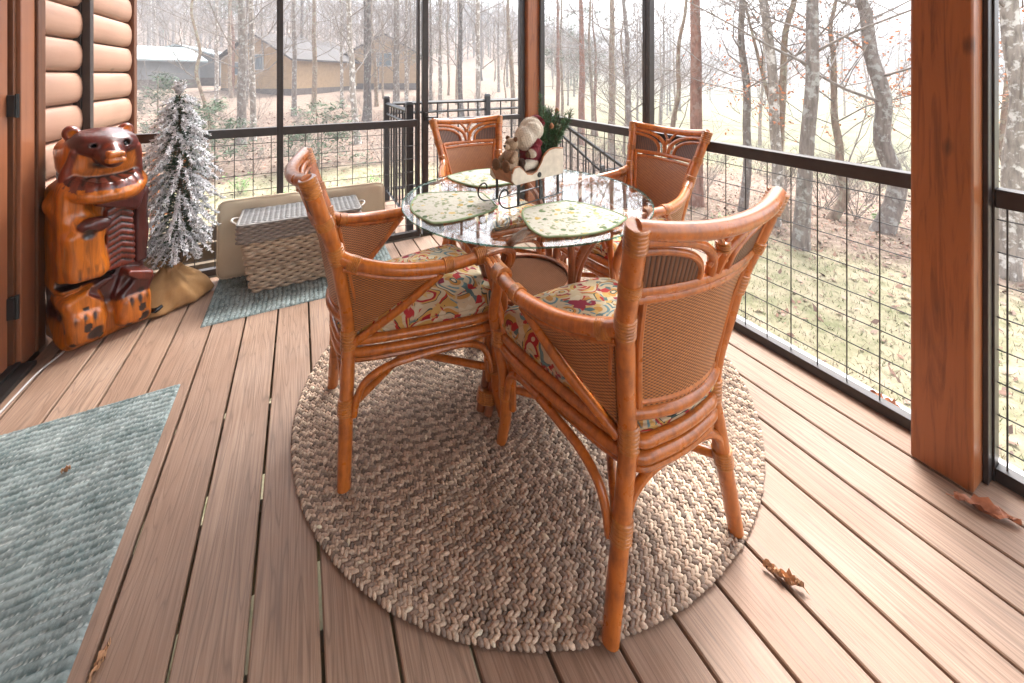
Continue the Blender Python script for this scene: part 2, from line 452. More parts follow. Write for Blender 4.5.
# ---- door in the left wall
d = empty('house_door', (XL, 2.0, 0), label='stained wooden house door standing closed at the far left edge', cat='door')
b = MB(); b.box2((XL-.075, 1.56, .035), (XL-.035, 2.462, 2.1)); 
b.build('door_leaf', M['door'], d, world=True, bevel=.003)
b = MB()
for (ya, yb2, za, zb) in ((1.70, 2.32, .3, .95), (1.70, 2.32, 1.12, 1.9)):
    b.box2((XL-.036, ya, za), (XL-.028, yb2, zb))
    b.box2((XL-.029, ya+.04, za+.04), (XL-.022, yb2-.04, zb-.04))
b.build('door_panel', M['door'], d, world=True, bevel=.006)
b = MB(); b.tube([(XL-.03, 1.63, 1.0), (XL+.02, 1.63, 1.0), (XL+.03, 1.66, 1.0), (XL+.03, 1.74, 1.0)], .01, 8)
b.build('door_handle', M['black_metal'], d, world=True)
for z in (.28, 1.13, 1.9):
    b = MB(); b.box2((XL-.034, 2.452, z-.045), (XL-.012, 2.484, z+.045)); b.tube([(XL-.01, 2.466, z-.05), (XL-.01, 2.466, z+.05)], .007, 8)
    b.build('hinge', M['black_metal'], d, world=True)
b = MB()
b.box2((XL-.1, 2.478, 0.003), (XL-.026, 2.50, 2.14)); b.box2((XL-.1, 1.52, .003), (XL-.026, 1.545, 2.14)); b.box2((XL-.1, 1.52, 2.115), (XL-.026, 2.5, 2.14))
b.build('door_jamb', M['trim'], d, world=True, bevel=.002)
b = MB()
b.box2((XL-.03, 2.502, .003), (XL-.014, 2.605, 2.24)); b.box2((XL-.03, 1.42, .003), (XL-.014, 1.518, 2.24)); b.box2((XL-.03, 1.518, 2.142), (XL-.014, 2.502, 2.24))
b.build('door_casing', M['door'], d, world=True, bevel=.003)
b = MB(); b.box2((XL-.07, 2.607, .003), (XL-.004, 2.668, 2.3)); b.build('side_trim', M['trim'], d, world=True, bevel=.004)
b = MB(); b.box2((XL-.08, 1.52, .001), (XL+.035, 2.5, .022)); b.box2((XL-.07, 1.53, .022), (XL-.01, 2.495, .034))
b.build('threshold', M['black_metal'], d, world=True, bevel=.003)

# ---- power cord by the wall
b = MB(); b.tube([(XL+.02, 2.70, .9), (XL+.022, 2.70, .45), (XL+.03, 2.69, .12), (XL+.05, 2.665, .02), (XL+.1, 2.56, .008), (XL+.07, 2.40, .008), (XL+.06, 2.1, .008), (XL+.05, 1.7, .008)], .004, 6, smooth=6)
tag(b.build('power_cord', M['cord']), 'thin grey cord running down the wall and along the door threshold', 'cord')

# ---- screens.   u along wall. axis 'x' : wall at y=const, axis 'y' : wall at x=const
Z_TOP = ROOF_Z-.1
def panel(name, axis, pos, a, c_, label, cat, group=None, rail=(.857, .912), bar=.04, lsill=0.0, lm=.02, rm=.02, door=False, out=1):
    def P(u, w, z): return (u, pos+w*out, z) if axis == 'x' else (pos+w*out, u, z)
    mid = (a+c_)/2
    r = empty(name, P(mid, 0, 0), label=label, cat=cat, group=group)
    def bx(mb, u0, u1, w0, w1, z0, z1): mb.box2(P(u0, w0, z0), P(u1, w1, z1))
    for (m0, m1) in ((a, a+lm), (c_-rm, c_)):
        b = MB(); bx(b, m0, m1, -.022, .022, .0, Z_TOP); b.build('mullion', M['frame'], r, world=True, bevel=.002)
    b = MB(); bx(b, a+lm, c_-rm, -.02, .02, .002, bar+.002); b.build('bottom_rail', M['frame'], r, world=True, bevel=.002)
    b = MB(); bx(b, a+lm, c_-rm, -.02, .02, Z_TOP-bar, Z_TOP-.001); b.build('head_rail', M['frame'], r, world=True, bevel=.002)
    b = MB(); bx(b, a+lm, c_-rm, -.024, .026, rail[0], rail[1]); b.build('middle_rail', M['frame'], r, world=True, bevel=.003)
    b = MB(); z = .0966-.0
    zz = z
    while zz < rail[0]-.01:
        b.tube([P(a+lm, .006, zz), P(c_-rm, .006, zz)], .0022, 5); zz += .1016
    # verticals at 4-inch pitch, phase locked to world
    ph = .661 if axis == 'y' else -.113+.05
    u = ph+.1016*math.ceil((a+lm+.01-ph)/.1016)
    while u < c_-rm-.01:
        b.tube([P(u, .0, bar), P(u, .0, rail[0])], .0024, 5); u += .1016
    b.build('wire_grid', M['wire'], r, world=True)
    return r, P, bx
Gs = 'screened railing panels around the porch'
panel('screen_panel', 'x', YB, XL-.026, -.113, 'dark framed wire grid screen panel behind the flocked tree, beside the log wall', 'screen panel', lm=.034, rm=.019)
panel('screen_panel', 'x', YB, -.113, .856-.022, 'dark framed wire grid screen panel behind the wicker basket', 'screen panel', lm=.019, rm=.02)
r, P, bx = panel('screen_door', 'x', YB, .856, 1.78, 'dark framed screen door opening to the landing, behind the rattan chair at the far side of the table', 'screen door', rail=(.87, .91), lm=.045, rm=.045, bar=.09)
b = MB(); b.box2((.868, YB-.05, .90), (.892, YB-.024, .965)); b.tube([(.88, YB-.05, .93), (.88, YB-.075, .93), (.90, YB-.08, .93), (.95, YB-.075, .93)], .008, 8, smooth=3)
b.build('door_latch', M['black_metal'], r, world=True)
panel('screen_panel', 'y', XR, 1.782, YB-.075, 'dark framed wire grid screen panel just right of the wooden corner post', 'screen panel', lm=.028, rm=.025)
panel('screen_panel', 'y', XR, POST_Y1+.004, 1.778, 'dark framed wire grid screen panel left of the big square wooden post', 'screen panel', lm=.02, rm=.026)
panel('screen_panel', 'y', XR, YF, POST_Y0-.004, 'dark framed wire grid screen panel right of the big square wooden post', 'screen panel', rail=(.85, .907), lm=.05, rm=.014)
# sills outside
b = MB(); b.box2((XR+.024, YF, -.14), (XR+.12, YB+.1, -.004)); b.box2((XL+.1, YB+.024, -.14), (.85, YB+.12, -.004))
tag(b.build('outer_sill', M['sill'], bevel=.004), kind='structure')
# posts
b = MB(); b.box2((1.86, POST_Y0-.013, .001), (XR-.025, POST_Y0-.001, Z_TOP)); tag(b.build('post_channel', M['frame'], bevel=.002), 'narrow dark metal strip fixed to the right side of the big wooden post', 'strip')
b = MB(); b.box2((1.78, POST_Y0, .001), (1.925, POST_Y1, ROOF_Z-.002))
tag(b.build('porch_post', M['post'], bevel=.007), 'thick square orange-brown stained wooden post standing at the right between two screens', 'post')
b = MB(); b.box2((1.785, YB-.068, .001), (1.918, YB+.07, ROOF_Z-.002))
tag(b.build('porch_post', M['post'], bevel=.007), 'square stained wooden corner post behind the sleigh decoration', 'post')
b = MB(); b.box2((XL-.06, YB-.028, .0), (XL-.028, YB+.028, Z_TOP)); tag(b.build('wall_channel', M['frame'], bevel=.002), 'narrow dark metal channel fixing the screen to the log wall', 'channel')

# ---- outer landing, its railing and stairs
LX0, LX1, LY = .78, 1.92, 4.14
b = MB(); y = YB+.13
while y < LY+.05:
    b.cur = (random.random(), random.random(), random.random()); b.box2((LX0-.1, y, -.03), (3.0*0+2.05, y+.138, -.002)); y += W
o = b.build('landing_floor', M['deck'], smooth=False, colattr=True); tag(o, kind='structure')
def railing(name, A, B, label, posts=(1, 1), bal=.11, zt=1.0, zb=.1):
    """metal railing from A to B (x,y,floor z)"""
    A, B = Vector(A), Vector(B); r = empty(name, A, label=label, cat='railing')
    L = (B-A).length; dv = (B-A)/L
    for q, e in zip(posts, (A, B)):
        if not q: continue
        b = MB(); b.box((e.x, e.y, e.z+(zt+.02)/2-.1), (.055, .055, zt+.02+.2)); b.box((e.x, e.y, e.z+zt+.035), (.066, .066, .025), top=(.6, .6))
        b.build('post', M['rail_black'], r, world=True, bevel=.003)
    for z in ((zt-.03, zt-.13, zb) if abs(A.z-B.z) < .01 else (zt-.03, zb)):
        b = MB(); b.tube([A+Vector((0, 0, z)), B+Vector((0, 0, z))], .019 if z == zt-.03 else .014, 4)
        b.build('rail', M['rail_black'], r, world=True)
    nb = int(L/bal)
    for k in range(1, nb):
        p = A+dv*(L*k/nb)
        b = MB(); b.tube([p+Vector((0, 0, zb)), p+Vector((0, 0, zt-.04))], .009, 4); b.build('baluster', M['rail_black'], r, world=True)
    return r
railing('railing', (LX0, YB+.1, 0), (LX0, LY, 0), 'short black metal railing running away from the porch on the left side of the landing')
railing('railing', (1.93, LY, 0), (2.35, LY, 0), 'short level railing piece between the landing corner post and the stairs', posts=(0, 0))
railing('railing', (LX0+.06, LY, 0), (1.9, LY, 0), 'black metal railing along the far side of the landing beyond the screen door', posts=(0, 1))
railing('railing', (2.37, LY, 0), (3.55, LY, -.98), 'far sloping black handrail going down beside the outdoor stairs', posts=(0, 0))
railing('railing', (2.0, YB+.12, 0), (3.55, YB+.12, -1.0), 'near sloping black stair handrail seen through the wire grid behind the glass table', posts=(1, 1))
railing('railing', (3.6, LY, -1.0), (4.9, LY, -1.0), 'level black railing at the foot of the outdoor stairs', posts=(1, 1))
st = empty('stairs', (2.6, 3.7, -1.0), label='brown deck stairs descending from the landing outside the corner post', cat='stairs')
for k in range(6):
    b = MB(); b.cur = (random.random(), random.random(), random.random())
    b.box2((2.07+.26*k, YB+.16, -.16*(k+1)-.03), (2.07+.26*(k+1)+.02, LY-.04, -.16*(k+1))); b.build('tread', M['deck'], st, world=True, colattr=True)
b = MB(); b.box2((3.6, YB+.1, -1.13), (4.95, LY+.05, -1.09)); b.cur = (.5, .5, .5)
tag(b.build('lower_landing', M['deck'], colattr=True), kind='structure')

# ================================================================== RUGS
# braided round rug
RC = (.88, 1.53); RR = .905
def braided_rug():
    wr = .0205; V = []; Fc = []; Cc = []
    # unit lump
    la, lo = 4, 7
    th = np.linspace(0, PI, la+2)[1:-1]; ph = np.arange(lo)*2*PI/lo
    U = [(0, 0, 1)]+[(math.sin(t)*math.cos(p), math.sin(t)*math.sin(p), math.cos(t)) for t in th for p in ph]+[(0, 0, -1)]
    U = np.array(U); fq = []
    for i in range(la-1):
        for k in range(lo): a = 1+i*lo+k; b2 = 1+i*lo+(k+1) % lo; fq.append((a, a+lo, b2+lo, b2))
    for k in range(lo): fq.append((0, 1+k, 1+(k+1) % lo, 0)); e = 1+(la-1)*lo; fq.append((len(U)-1, e+(k+1) % lo, e+k, len(U)-1))
    fq = np.array(fq)
    pal = np.array([(.5, .4, .31), (.4, .29, .22), (.27, .21, .19), (.56, .46, .37), (.13, .1, .095), (.3, .19, .14), (.2, .175, .165)])
    cnt = 0; r = wr*.5; ring = 0
    while r < RR-wr*.1:
        n_ = max(6, int(2*PI*r/.0142)); strands = [(.56, .44, .335), (.25, .185, .145), (.48, .355, .265)]; strands = [np.array(q_)*RNG.uniform(.85, 1.15)*1.12 for q_ in strands]
        off = RNG.random()*2*PI
        for side in (-1, 1):
            for k in range(n_):
                a = off+2*PI*(k+(.5 if side > 0 else 0))/n_
                rr = r+side*wr*.235
                c, s = math.cos(a), math.sin(a)
                tilt = side*R(36)
                ct, s_t = math.cos(tilt), math.sin(tilt)
                S = U*np.array([.0112, .0058, .0052])*(1+.12*RNG.standard_normal())
                X = S[:, 0]*ct-S[:, 1]*s_t; Y = S[:, 0]*s_t+S[:, 1]*ct
                # local: X tangential, Y radial
                px = rr*c+(-s)*X+c*Y; py = rr*s+c*X+s*Y
                V.append(np.stack([px, py, S[:, 2]+.008+.0009*RNG.standard_normal()], 1)); Fc.append(fq+cnt); cnt += len(U)
                col = strands[(k+(side > 0)) % 3]*.85+pal[RNG.integers(len(pal))]*.15
                Cc.append(np.repeat((col*(1+.15*RNG.standard_normal()))[None, :], len(U), 0))
        r += wr; ring += 1
    V = np.concatenate(V); Fc = np.concatenate(Fc); Cc = np.clip(np.concatenate(Cc), .02, .8)
    # split degenerate quads to tris is not needed: use triangles
    T = np.concatenate([Fc[:, [0, 1, 2]], Fc[:, [0, 2, 3]]]); T = T[(T[:, 0] != T[:, 1]) & (T[:, 1] != T[:, 2]) & (T[:, 0] != T[:, 2])]
    root = empty('braided_rug', (RC[0], RC[1], .001), label='large round braided rug in mixed tan, grey and brown under the dining set', cat='rug')
    np_mesh('braid', V, T, M['braid'], root, col=Cc)
    b = MB(); b.lathe([(RR-.05, .001), (RR-.045, .003), (RR-.05, .005)], seg=96); b.build('backing', simple('rug_backing', (.12, .1, .085), .95, .2, 60), root)
braided_rug()

def ribbed_mat(name, x0, x1, y0, y1, pitch, label, z=.0, along='x', res=.0042, edge=True, seed=1, amp=.0085):
    rg = np.random.default_rng(seed)
    nx, ny = int((x1-x0)/res), int((y1-y0)/res)
    X, Y = np.meshgrid(np.linspace(0, x1-x0, nx), np.linspace(0, y1-y0, ny))
    T = Y if along == 'x' else X; L = X if along == 'x' else Y
    wob = .0022*np.sin(L*23+1.3)+.0015*np.sin(L*61+2)
    ph = (T+wob)/pitch
    rid = np.abs(np.sin(PI*ph))**.6
    seg = .5+.5*np.sin(2*PI*L/.011+np.floor(ph)*2.4)
    rn = rg.standard_normal(X.shape)
    Z = .003+amp*rid*(.75+.25*seg)+.0007*rn
    edgeD = np.minimum(np.minimum(X, x1-x0-X), np.minimum(Y, y1-y0-Y)); Z = Z*np.clip(edgeD/.006, .15, 1)
    V = np.stack([X+x0, Y+y0, Z+z], -1).reshape(-1, 3)
    i = np.arange(nx*ny).reshape(ny, nx)
    Q = np.stack([i[:-1, :-1], i[:-1, 1:], i[1:, 1:], i[1:, :-1]], -1).reshape(-1, 4)
    rowr = rg.random(400)[np.floor(ph).astype(int) % 400]
    cell = rg.random((400, 400))[np.floor(ph).astype(int) % 400, np.floor(L/.03+rowr*5).astype(int) % 400]
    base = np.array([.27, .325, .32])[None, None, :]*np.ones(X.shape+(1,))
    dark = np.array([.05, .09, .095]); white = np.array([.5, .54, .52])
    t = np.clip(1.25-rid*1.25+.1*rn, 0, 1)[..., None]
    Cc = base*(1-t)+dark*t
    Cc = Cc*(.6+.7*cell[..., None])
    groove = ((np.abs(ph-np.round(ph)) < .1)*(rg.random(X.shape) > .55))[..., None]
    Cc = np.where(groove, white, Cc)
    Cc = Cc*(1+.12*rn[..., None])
    return np_mesh(name, V, Q, M['teal'], None, col=np.clip(Cc, .02, .8).reshape(-1, 3))
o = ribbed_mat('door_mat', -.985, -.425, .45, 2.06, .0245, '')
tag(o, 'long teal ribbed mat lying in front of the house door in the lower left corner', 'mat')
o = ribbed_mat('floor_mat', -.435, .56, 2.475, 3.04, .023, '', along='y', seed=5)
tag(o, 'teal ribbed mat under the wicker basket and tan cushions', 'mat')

# ================================================================== CHAIRS
def lerp(a, b, t): return a+(b-a)*t
ZC = [.0, .22, .40, .50, .70, .95]
WC = [.225, .182, .150, .163, .200, .245]
YC = [-.256, -.245, -.235, -.24, -.275, -.355]
def pw(z): return float(np.interp(z, ZC, WC))
def py(z): return float(np.interp(z, ZC, YC))
def bk(u, z, off=0):    # back surface; u -1..1
    return (u*pw(z), py(z)-.04*(1-u*u)+off, z)
def panel_surface(mb, uvs, corners_fn, nu, nv, thick=.008, nrm=(0, 1, 0)):
    for sgn in (-1, 1):
        i0 = len(mb.v)
        for j in range(nv+1):
            for i in range(nu+1):
                p, q = corners_fn(i/nu, j/nv); mb.addv([(p[0]+nrm[0]*sgn*thick/2, p[1]+nrm[1]*sgn*thick/2, p[2]+nrm[2]*sgn*thick/2)]); uvs.append(q)
        for j in range(nv):
            for i in range(nu):
                a = i0+j*(nu+1)+i; f = (a, a+1, a+nu+2, a+nu+1); mb.face(f if sgn < 0 else f[::-1])
def wrapband(mb, p, dvec, r, h=.03, n_=5):
    """lashed binding: a stack of thin rings round a pole"""
    d_ = Vector(dvec).normalized(); p = Vector(p)
    for k in range(n_):
        t = (k+.5)/n_-.5
        c = p+d_*(t*h); w = h/n_*.62
        mb.tube([c-d_*w, c-d_*w*.5, c+d_*w*.5, c+d_*w], [r+.0005, r+.0035, r+.0035, r+.0005], 12)
def make_chair():
    root = empty('rattan_armchair')
    # seat frame --------------------------------------------------
    def ring(z, g=0):
        return [(-.15-g, -.225, z), (-.205-g, -.02, z), (-.238-g, .2, z), (-.215, .262+g, z), (-.1, .285+g, z), (.1, .285+g, z), (.215, .262+g, z), (.238+g, .2, z), (.205+g, -.02, z), (.15+g, -.225, z), (.07, -.262, z), (-.07, -.262, z)]
    b = MB()
    b.tube(ring(.395), .0155, 10, True, 5); b.tube(ring(.358, .003), .0155, 10, True, 5); b.tube(ring(.330, -.004), .009, 8, True, 5)
    b.build('seat_frame', M['rattan'], root)
    # cushion ------------------------------------------------------
    b = MB(); rg = catmull([(x_*1.0, y_, 0) for x_, y_, _ in ring(0)], 4, True); N = len(rg); cx, cy = 0, .02
    uv = []
    layers = [(.93, .398), (1.0, .412), (1.02, .432), (1.0, .456), (.93, .474), (.78, .487), (.5, .496), (.2, .499)]
    i0 = len(b.v)
    for sc_, z in layers:
        b.addv([(cx+(p[0]-cx)*sc_, cy+(p[1]-cy)*sc_*(1.0 if p[1] > 0 else .99), z) for p in rg])
    for l in range(len(layers)-1):
        for k in range(N): b.face((i0+l*N+k, i0+l*N+(k+1) % N, i0+(l+1)*N+(k+1) % N, i0+(l+1)*N+k))
    t_ = b.addv([(cx, cy, .5)]); 
    for k in range(N): b.face((i0+(len(layers)-1)*N+k, i0+(len(layers)-1)*N+(k+1) % N, t_))
    b.face([i0+k for k in range(N)][::-1])
    o_ = b.build('seat_cushion', M['fabric'], root, angle=80); 
    b = MB(); b.tube([(cx+(p[0]-cx)*1.02, cy+(p[1]-cy)*1.02*(1.0 if p[1] > 0 else .99), .432) for p in rg], .0045, 6, True); b.build('cushion_piping', M['fabric'], root)
    # rear legs run up as back posts --------------------------------
    for s in (-1, 1):
        b = MB(); zz = [0, .1, .22, .32, .40, .5, .6, .7, .83, .955]
        b.tube([(s*pw(z), py(z), z) for z in zz], [.0195, .021, .0215, .0215, .022, .022, .0225, .0225, .0225, .0225], 14, smooth=3)
        b.tube([(s*(pw(z)-.032), py(z)-.006, z) for z in (.40, .5, .62, .75, .80)], .0095, 8, smooth=3)
        lg = b.build('rear_leg', M['rattan'], root)
        for z, h in ((.215, .045), (.405, .06), (.70, .055), (.805, .03), (.925, .06)):
            b = MB(); dv = Vector((s*(pw(z+.02)-pw(z-.02)), py(z+.02)-py(z-.02), .04)); wrapband(b, (s*pw(z), py(z), z), dv, .0225, h, 6)
            b.build('binding', M['wrap'], lg)
        # front leg
        b = MB()
        b.tube([(s*.222, .285, 0), (s*.218, .262, .1), (s*.228, .25, .24), (s*.245, .262, .36), (s*.262, .262, .46), (s*.262, .235, .55), (s*.272, .21, .612)], [.018, .0195, .0195, .019, .018, .017, .016], 12, smooth=4)
        b.tube([(s*.205, .235, .14), (s*.215, .222, .26), (s*.232, .225, .38), (s*.25, .262, .5), (s*.262, .285, .575), (s*.266, .285, .615), (s*.272, .255, .635)], .0125, 8, smooth=4)
        lg = b.build('front_leg', M['rattan'], root)
        for z, q in ((.2, (s*.222, .25)), (.385, (s*.247, .252))):
            b = MB(); wrapband(b, (q[0], q[1], z), (0, 0, 1), .0215, .05, 6); b.build('binding', M['wrap'], lg)
        # armrest
        path = [(s*(pw(.69)+.004), py(.69)+.01, .69), (s*.222, -.21, .665), (s*.262, -.11, .643), (s*.288, .01, .634), (s*.292, .1, .634), (s*.284, .17, .636)]
        b = MB(); b.tube(path, [.0205, .021, .021, .021, .02, .019], 12, smooth=4)
        for k in (-1, 0, 1):
            b.tube([(s*.284+k*.015, .14, .638), (s*.28+k*.016, .2, .641), (s*.268+k*.016, .265, .638), (s*.258+k*.015, .298, .617), (s*.252+k*.013, .30, .585), (s*.25+k*.011, .285, .56)], .0098, 8, smooth=4)
        b.tube([(s*(pw(.66)+.016), py(.66)+.012, .655), (s*.24, -.17, .628), (s*.272, -.06, .61), (s*.284, .02, .606)], .009, 8, smooth=4)
        lg = b.build('armrest', M['rattan'], root)
        for (pp, dd, rr_, h_) in (((s*.284, .165, .637), (0, 1, .02), .026, .04), ((s*.29, .05, .634), (0.0, 1, 0), .0215, .03), ((s*.215, -.225, .668), (s*.5, 1, -.35), .0215, .035)):
            b = MB(); wrapband(b, pp, dd, rr_, h_, 6); b.build('binding', M['wrap'], lg)
        # diagonal stay and woven side panel
        A = np.array((s*(pw(.43)+.012), py(.43)+.02, .425)); Bp = np.array((s*.286, .03, .612)); C_ = np.array((s*(pw(.655)+.012), py(.655)+.02, .65))
        b = MB(); mid = (A+Bp)/2+np.array((s*.012, .006, -.012)); b.tube([A-np.array((0, 0, .03)), mid, Bp], .0135, 10, smooth=5)
        b.tube([A+np.array((s*.004, .02, .03)), (A+C_)/2+np.array((s*.003, .016, 0)), C_+np.array((0, .01, -.008))], .0085, 8, smooth=4)
        b.build('diagonal_stay', M['rattan'], root)
        b = MB(); uv = []
        def tri(i, j, A=A, Bp=Bp, C_=C_, s=s):
            top = C_+(Bp-C_)*i+np.array((s*.02*math.sin(PI*i), 0, -.012*math.sin(PI*i))); p = A+(top-A)*j
            return p, (float(p[1]), float(p[2]))
        panel_surface(b, uv, tri, 10, 8, .006, (1, 0, 0)); b.build('side_panel', M['cane'], root, uv=uv)
    # stretchers (crossed) ------------------------------------------
    for s in (-1, 1):
        b = MB(); zo = .195+.012*s
        b.tube([(s*.187, -.24, zo), (0, .005, zo+.004), (-s*.218, .25, zo)], .0125, 10); b.build('stretcher', M['rattan'], root)
    # arched braces under the four sides ------------------------------
    def arch(A, Bp, bow):
        A, Bp = np.array(A), np.array(Bp); bow = np.array(bow)
        q = lambda t, z, k: tuple((A+(Bp-A)*t)[:2]+bow[:2]*k)+(z,)
        b = MB(); b.tube([q(.03, .19, 0), q(.05, .24, .1), q(.1, .285, .3), q(.22, .314, .7), q(.38, .322, 1), q(.62, .322, 1), q(.78, .314, .7), q(.9, .285, .3), q(.95, .24, .1), q(.97, .19, 0)], .0115, 9, smooth=4)
        b.build('arched_brace', M['rattan'], root)
    arch((-.19, -.25, 0), (.19, -.25, 0), (0, -.005)); arch((-.225, .255, 0), (.225, .255, 0), (0, .02))
    arch((-.2, -.24, 0), (-.232, .245, 0), (-.005, 0)); arch((.2, -.24, 0), (.232, .245, 0), (.005, 0))
    # back -----------------------------------------------------------
    b = MB(); us = np.linspace(-1, 1, 9)
    b.tube([(u*pw(.945)*1.0, py(.945)-.045*(1-u*u), .945-.02*(1-u*u)) for u in us], .0205, 12, smooth=2)
    b.tube([bk(u*.97, .79) for u in us], .0115, 9, smooth=2); b.tube([bk(u*.97, .766) for u in us], .0095, 9, smooth=2)
    b.tube([bk(u*.97, .465) for u in us], .0165, 10, smooth=2); b.tube([bk(u*.93, .492) for u in us], .008, 8, smooth=2)
    for s in (-1, 1): b.tube([bk(s*.84, z) for z in (.46, .56, .66, .77)], .0085, 8, smooth=2)
    # fan arches : quarter curves from the posts to the centre of the lower rail
    for s in (-1, 1):
        for (ro, rr_) in ((1.0, .0115), (.8, .0095)):
            pts = []
            for t in np.linspace(0, 1, 8):
                a = t*PI/2
                uu = s*(.93-.88*ro*math.sin(a)); z = .80+.112*ro*math.cos(a)**.8 if t < 1 else .80
                pts.append(bk(uu, z, .002))
            b.tube(pts, rr_, 9, smooth=2)
        b.tube([bk(s*.93, z) for z in (.79, .86, .92)], .009, 8)
        # crossed sticks in the middle
        b.tube([bk(s*.2, .925), bk(0, .868), bk(-s*.13, .825)], .0075, 8, smooth=2)
    b.build('back_frame', M['rattan'], root)
    b = MB(); wrapband(b, bk(0, .868), (0, 0, 1), .013, .022, 4); b.build('binding', M['wrap'], root)
    b = MB(); uv = []
    panel_surface(b, uv, lambda i, j: (bk((-.86+1.72*i), lerp(.475, .762, j), .0), (i*.36, lerp(.475, .762, j))), 16, 8, .008)
    b.build('back_panel', M['cane'], root, uv=uv)
    for s in (-1, 1):
        b = MB(); uv = []
        def fan(i, j, s=s):
            a = i*PI/2; ro = .8*j
            uu = s*(.93-.88*ro*math.sin(a)); z = .798+.112*ro*max(0, math.cos(a))**.8
            return bk(uu, z), (uu*.22, z)
        panel_surface(b, uv, fan, 10, 4, .006); b.build('fan_panel', M['reed'], root, uv=uv)
    return root
chair = make_chair()
places = [((.83, .925), 0, 'honey rattan armchair nearest the camera, its woven back turned to the viewer'),
          ((.375, 1.52), -PI/2, 'rattan armchair on the left of the table, seen side-on, facing right'),
          ((1.02, 2.20), PI, 'rattan armchair at the far side of the glass table in front of the screen door'),
          ((1.50, 1.56), PI/2+.06, 'rattan armchair on the right of the table with its back to the right-hand railing')]
for i, ((x, y), rz, lab) in enumerate(places):
    c_ = chair if i == 0 else copy_tree(chair)
    c_.location = (x, y, .012); c_.rotation_euler = (0, 0, rz)
    tag(c_, lab, 'armchair', 'rattan armchairs around the glass table')

# ================================================================== TABLE
TC = (.855, 1.465); TZ = .752
t = empty('glass_table', (TC[0], TC[1], .012), label='round glass-topped dining table on a curved rattan pole base', cat='table')
b = MB(); TR = .515
tz = TZ-.012
prof = [(0.0005, tz-.012), (TR-.006, tz-.012), (TR-.0005, tz-.009), (TR, tz-.006), (TR-.002, tz-.004), (TR-.024, tz), (0.0005, tz)]
b.lathe(prof[:2], seg=96, cap=False); b.lathe(prof[4:], seg=96, cap=False)
b.build('glass_top', M['glass'], t, angle=3)
b = MB(); b.lathe(prof[1:5], seg=96, cap=False); b.build('glass_edge', M['glass_edge'], t, angle=60)
for k in range(4):
    a = R(206+90*k); c, s = math.cos(a), math.sin(a)
    def q(r, z, o=0): return (r*c-o*s, r*s+o*c, z)
    b = MB()
    for o_ in (-.018, .018):
        b.tube([q(.28, 0, o_), q(.255, .07, o_), q(.228, .2, o_), q(.218, .34, o_), q(.235, .48, o_*1.3), q(.29, .6, o_*2), q(.36, .69, o_*3), q(.40, tz-.028, o_*3.4)], [.0165, .0175, .0175, .017, .016, .016, .016, .015], 10, smooth=4)
    b.tube([q(.25, 0), q(.226, .1), q(.206, .22), q(.196, .35)], .014, 8, smooth=3)
    lg = b.build('leg', M['rattan_dark'], t)
    b = MB(); wrapband(b, q(.262, .055), q(-.3, 1), .036, .04, 6); b.build('binding', M['wrap'], lg)
    b = MB(); wrapband(b, q(.215, .365), (0, 0, 1), .034, .04, 6); b.build('binding', M['wrap'], lg)
    a2 = a+PI/2
    b = MB(); A = np.array(q(.222, .4, .02)); B2 = np.array((.222*math.cos(a2)+.02*math.sin(a2), .222*math.sin(a2)-.02*math.cos(a2), .4)); mm = (A+B2)/2; od = mm[:2]/np.linalg.norm(mm[:2])
    def e_(tt, z, k2): p = A+(B2-A)*tt; return (p[0]+od[0]*k2, p[1]+od[1]*k2, z)
    b.tube([e_(0, .42, 0), e_(.02, .52, .03), e_(.1, .63, .08), e_(.28, .70, .13), e_(.5, .716, .15), e_(.72, .70, .13), e_(.9, .63, .08), e_(.98, .52, .03), e_(1, .42, 0)], .014, 9, smooth=4)
    b.build('arched_brace', M['rattan_dark'], t)
b = MB(); uv = []; i0 = b.addv([(0, 0, .388)]); uv.append((0, 0))
for j in range(1, 7):
    r_ = .19*j/6
    for k in range(40): p = (r_*math.cos(2*PI*k/40), r_*math.sin(2*PI*k/40)); b.addv([(p[0], p[1], .388)]); uv.append(p)
for k in range(40): b.face((0, 1+k, 1+(k+1) % 40))
for j in range(5):
    for k in range(40): b.face((1+j*40+k, 1+(j+1)*40+k, 1+(j+1)*40+(k+1) % 40, 1+j*40+(k+1) % 40))
sh = b.build('shelf', M['shelf'], t, uv=uv)
b = MB()
for r_, z, w in ((.20, .385, .0125), (.183, .395, .0075), (.203, .36, .009)): b.tube([(r_*math.cos(2*PI*k/40), r_*math.sin(2*PI*k/40), z) for k in range(40)], w, 8, True)
b.build('shelf_rim', M['rattan_dark'], t)

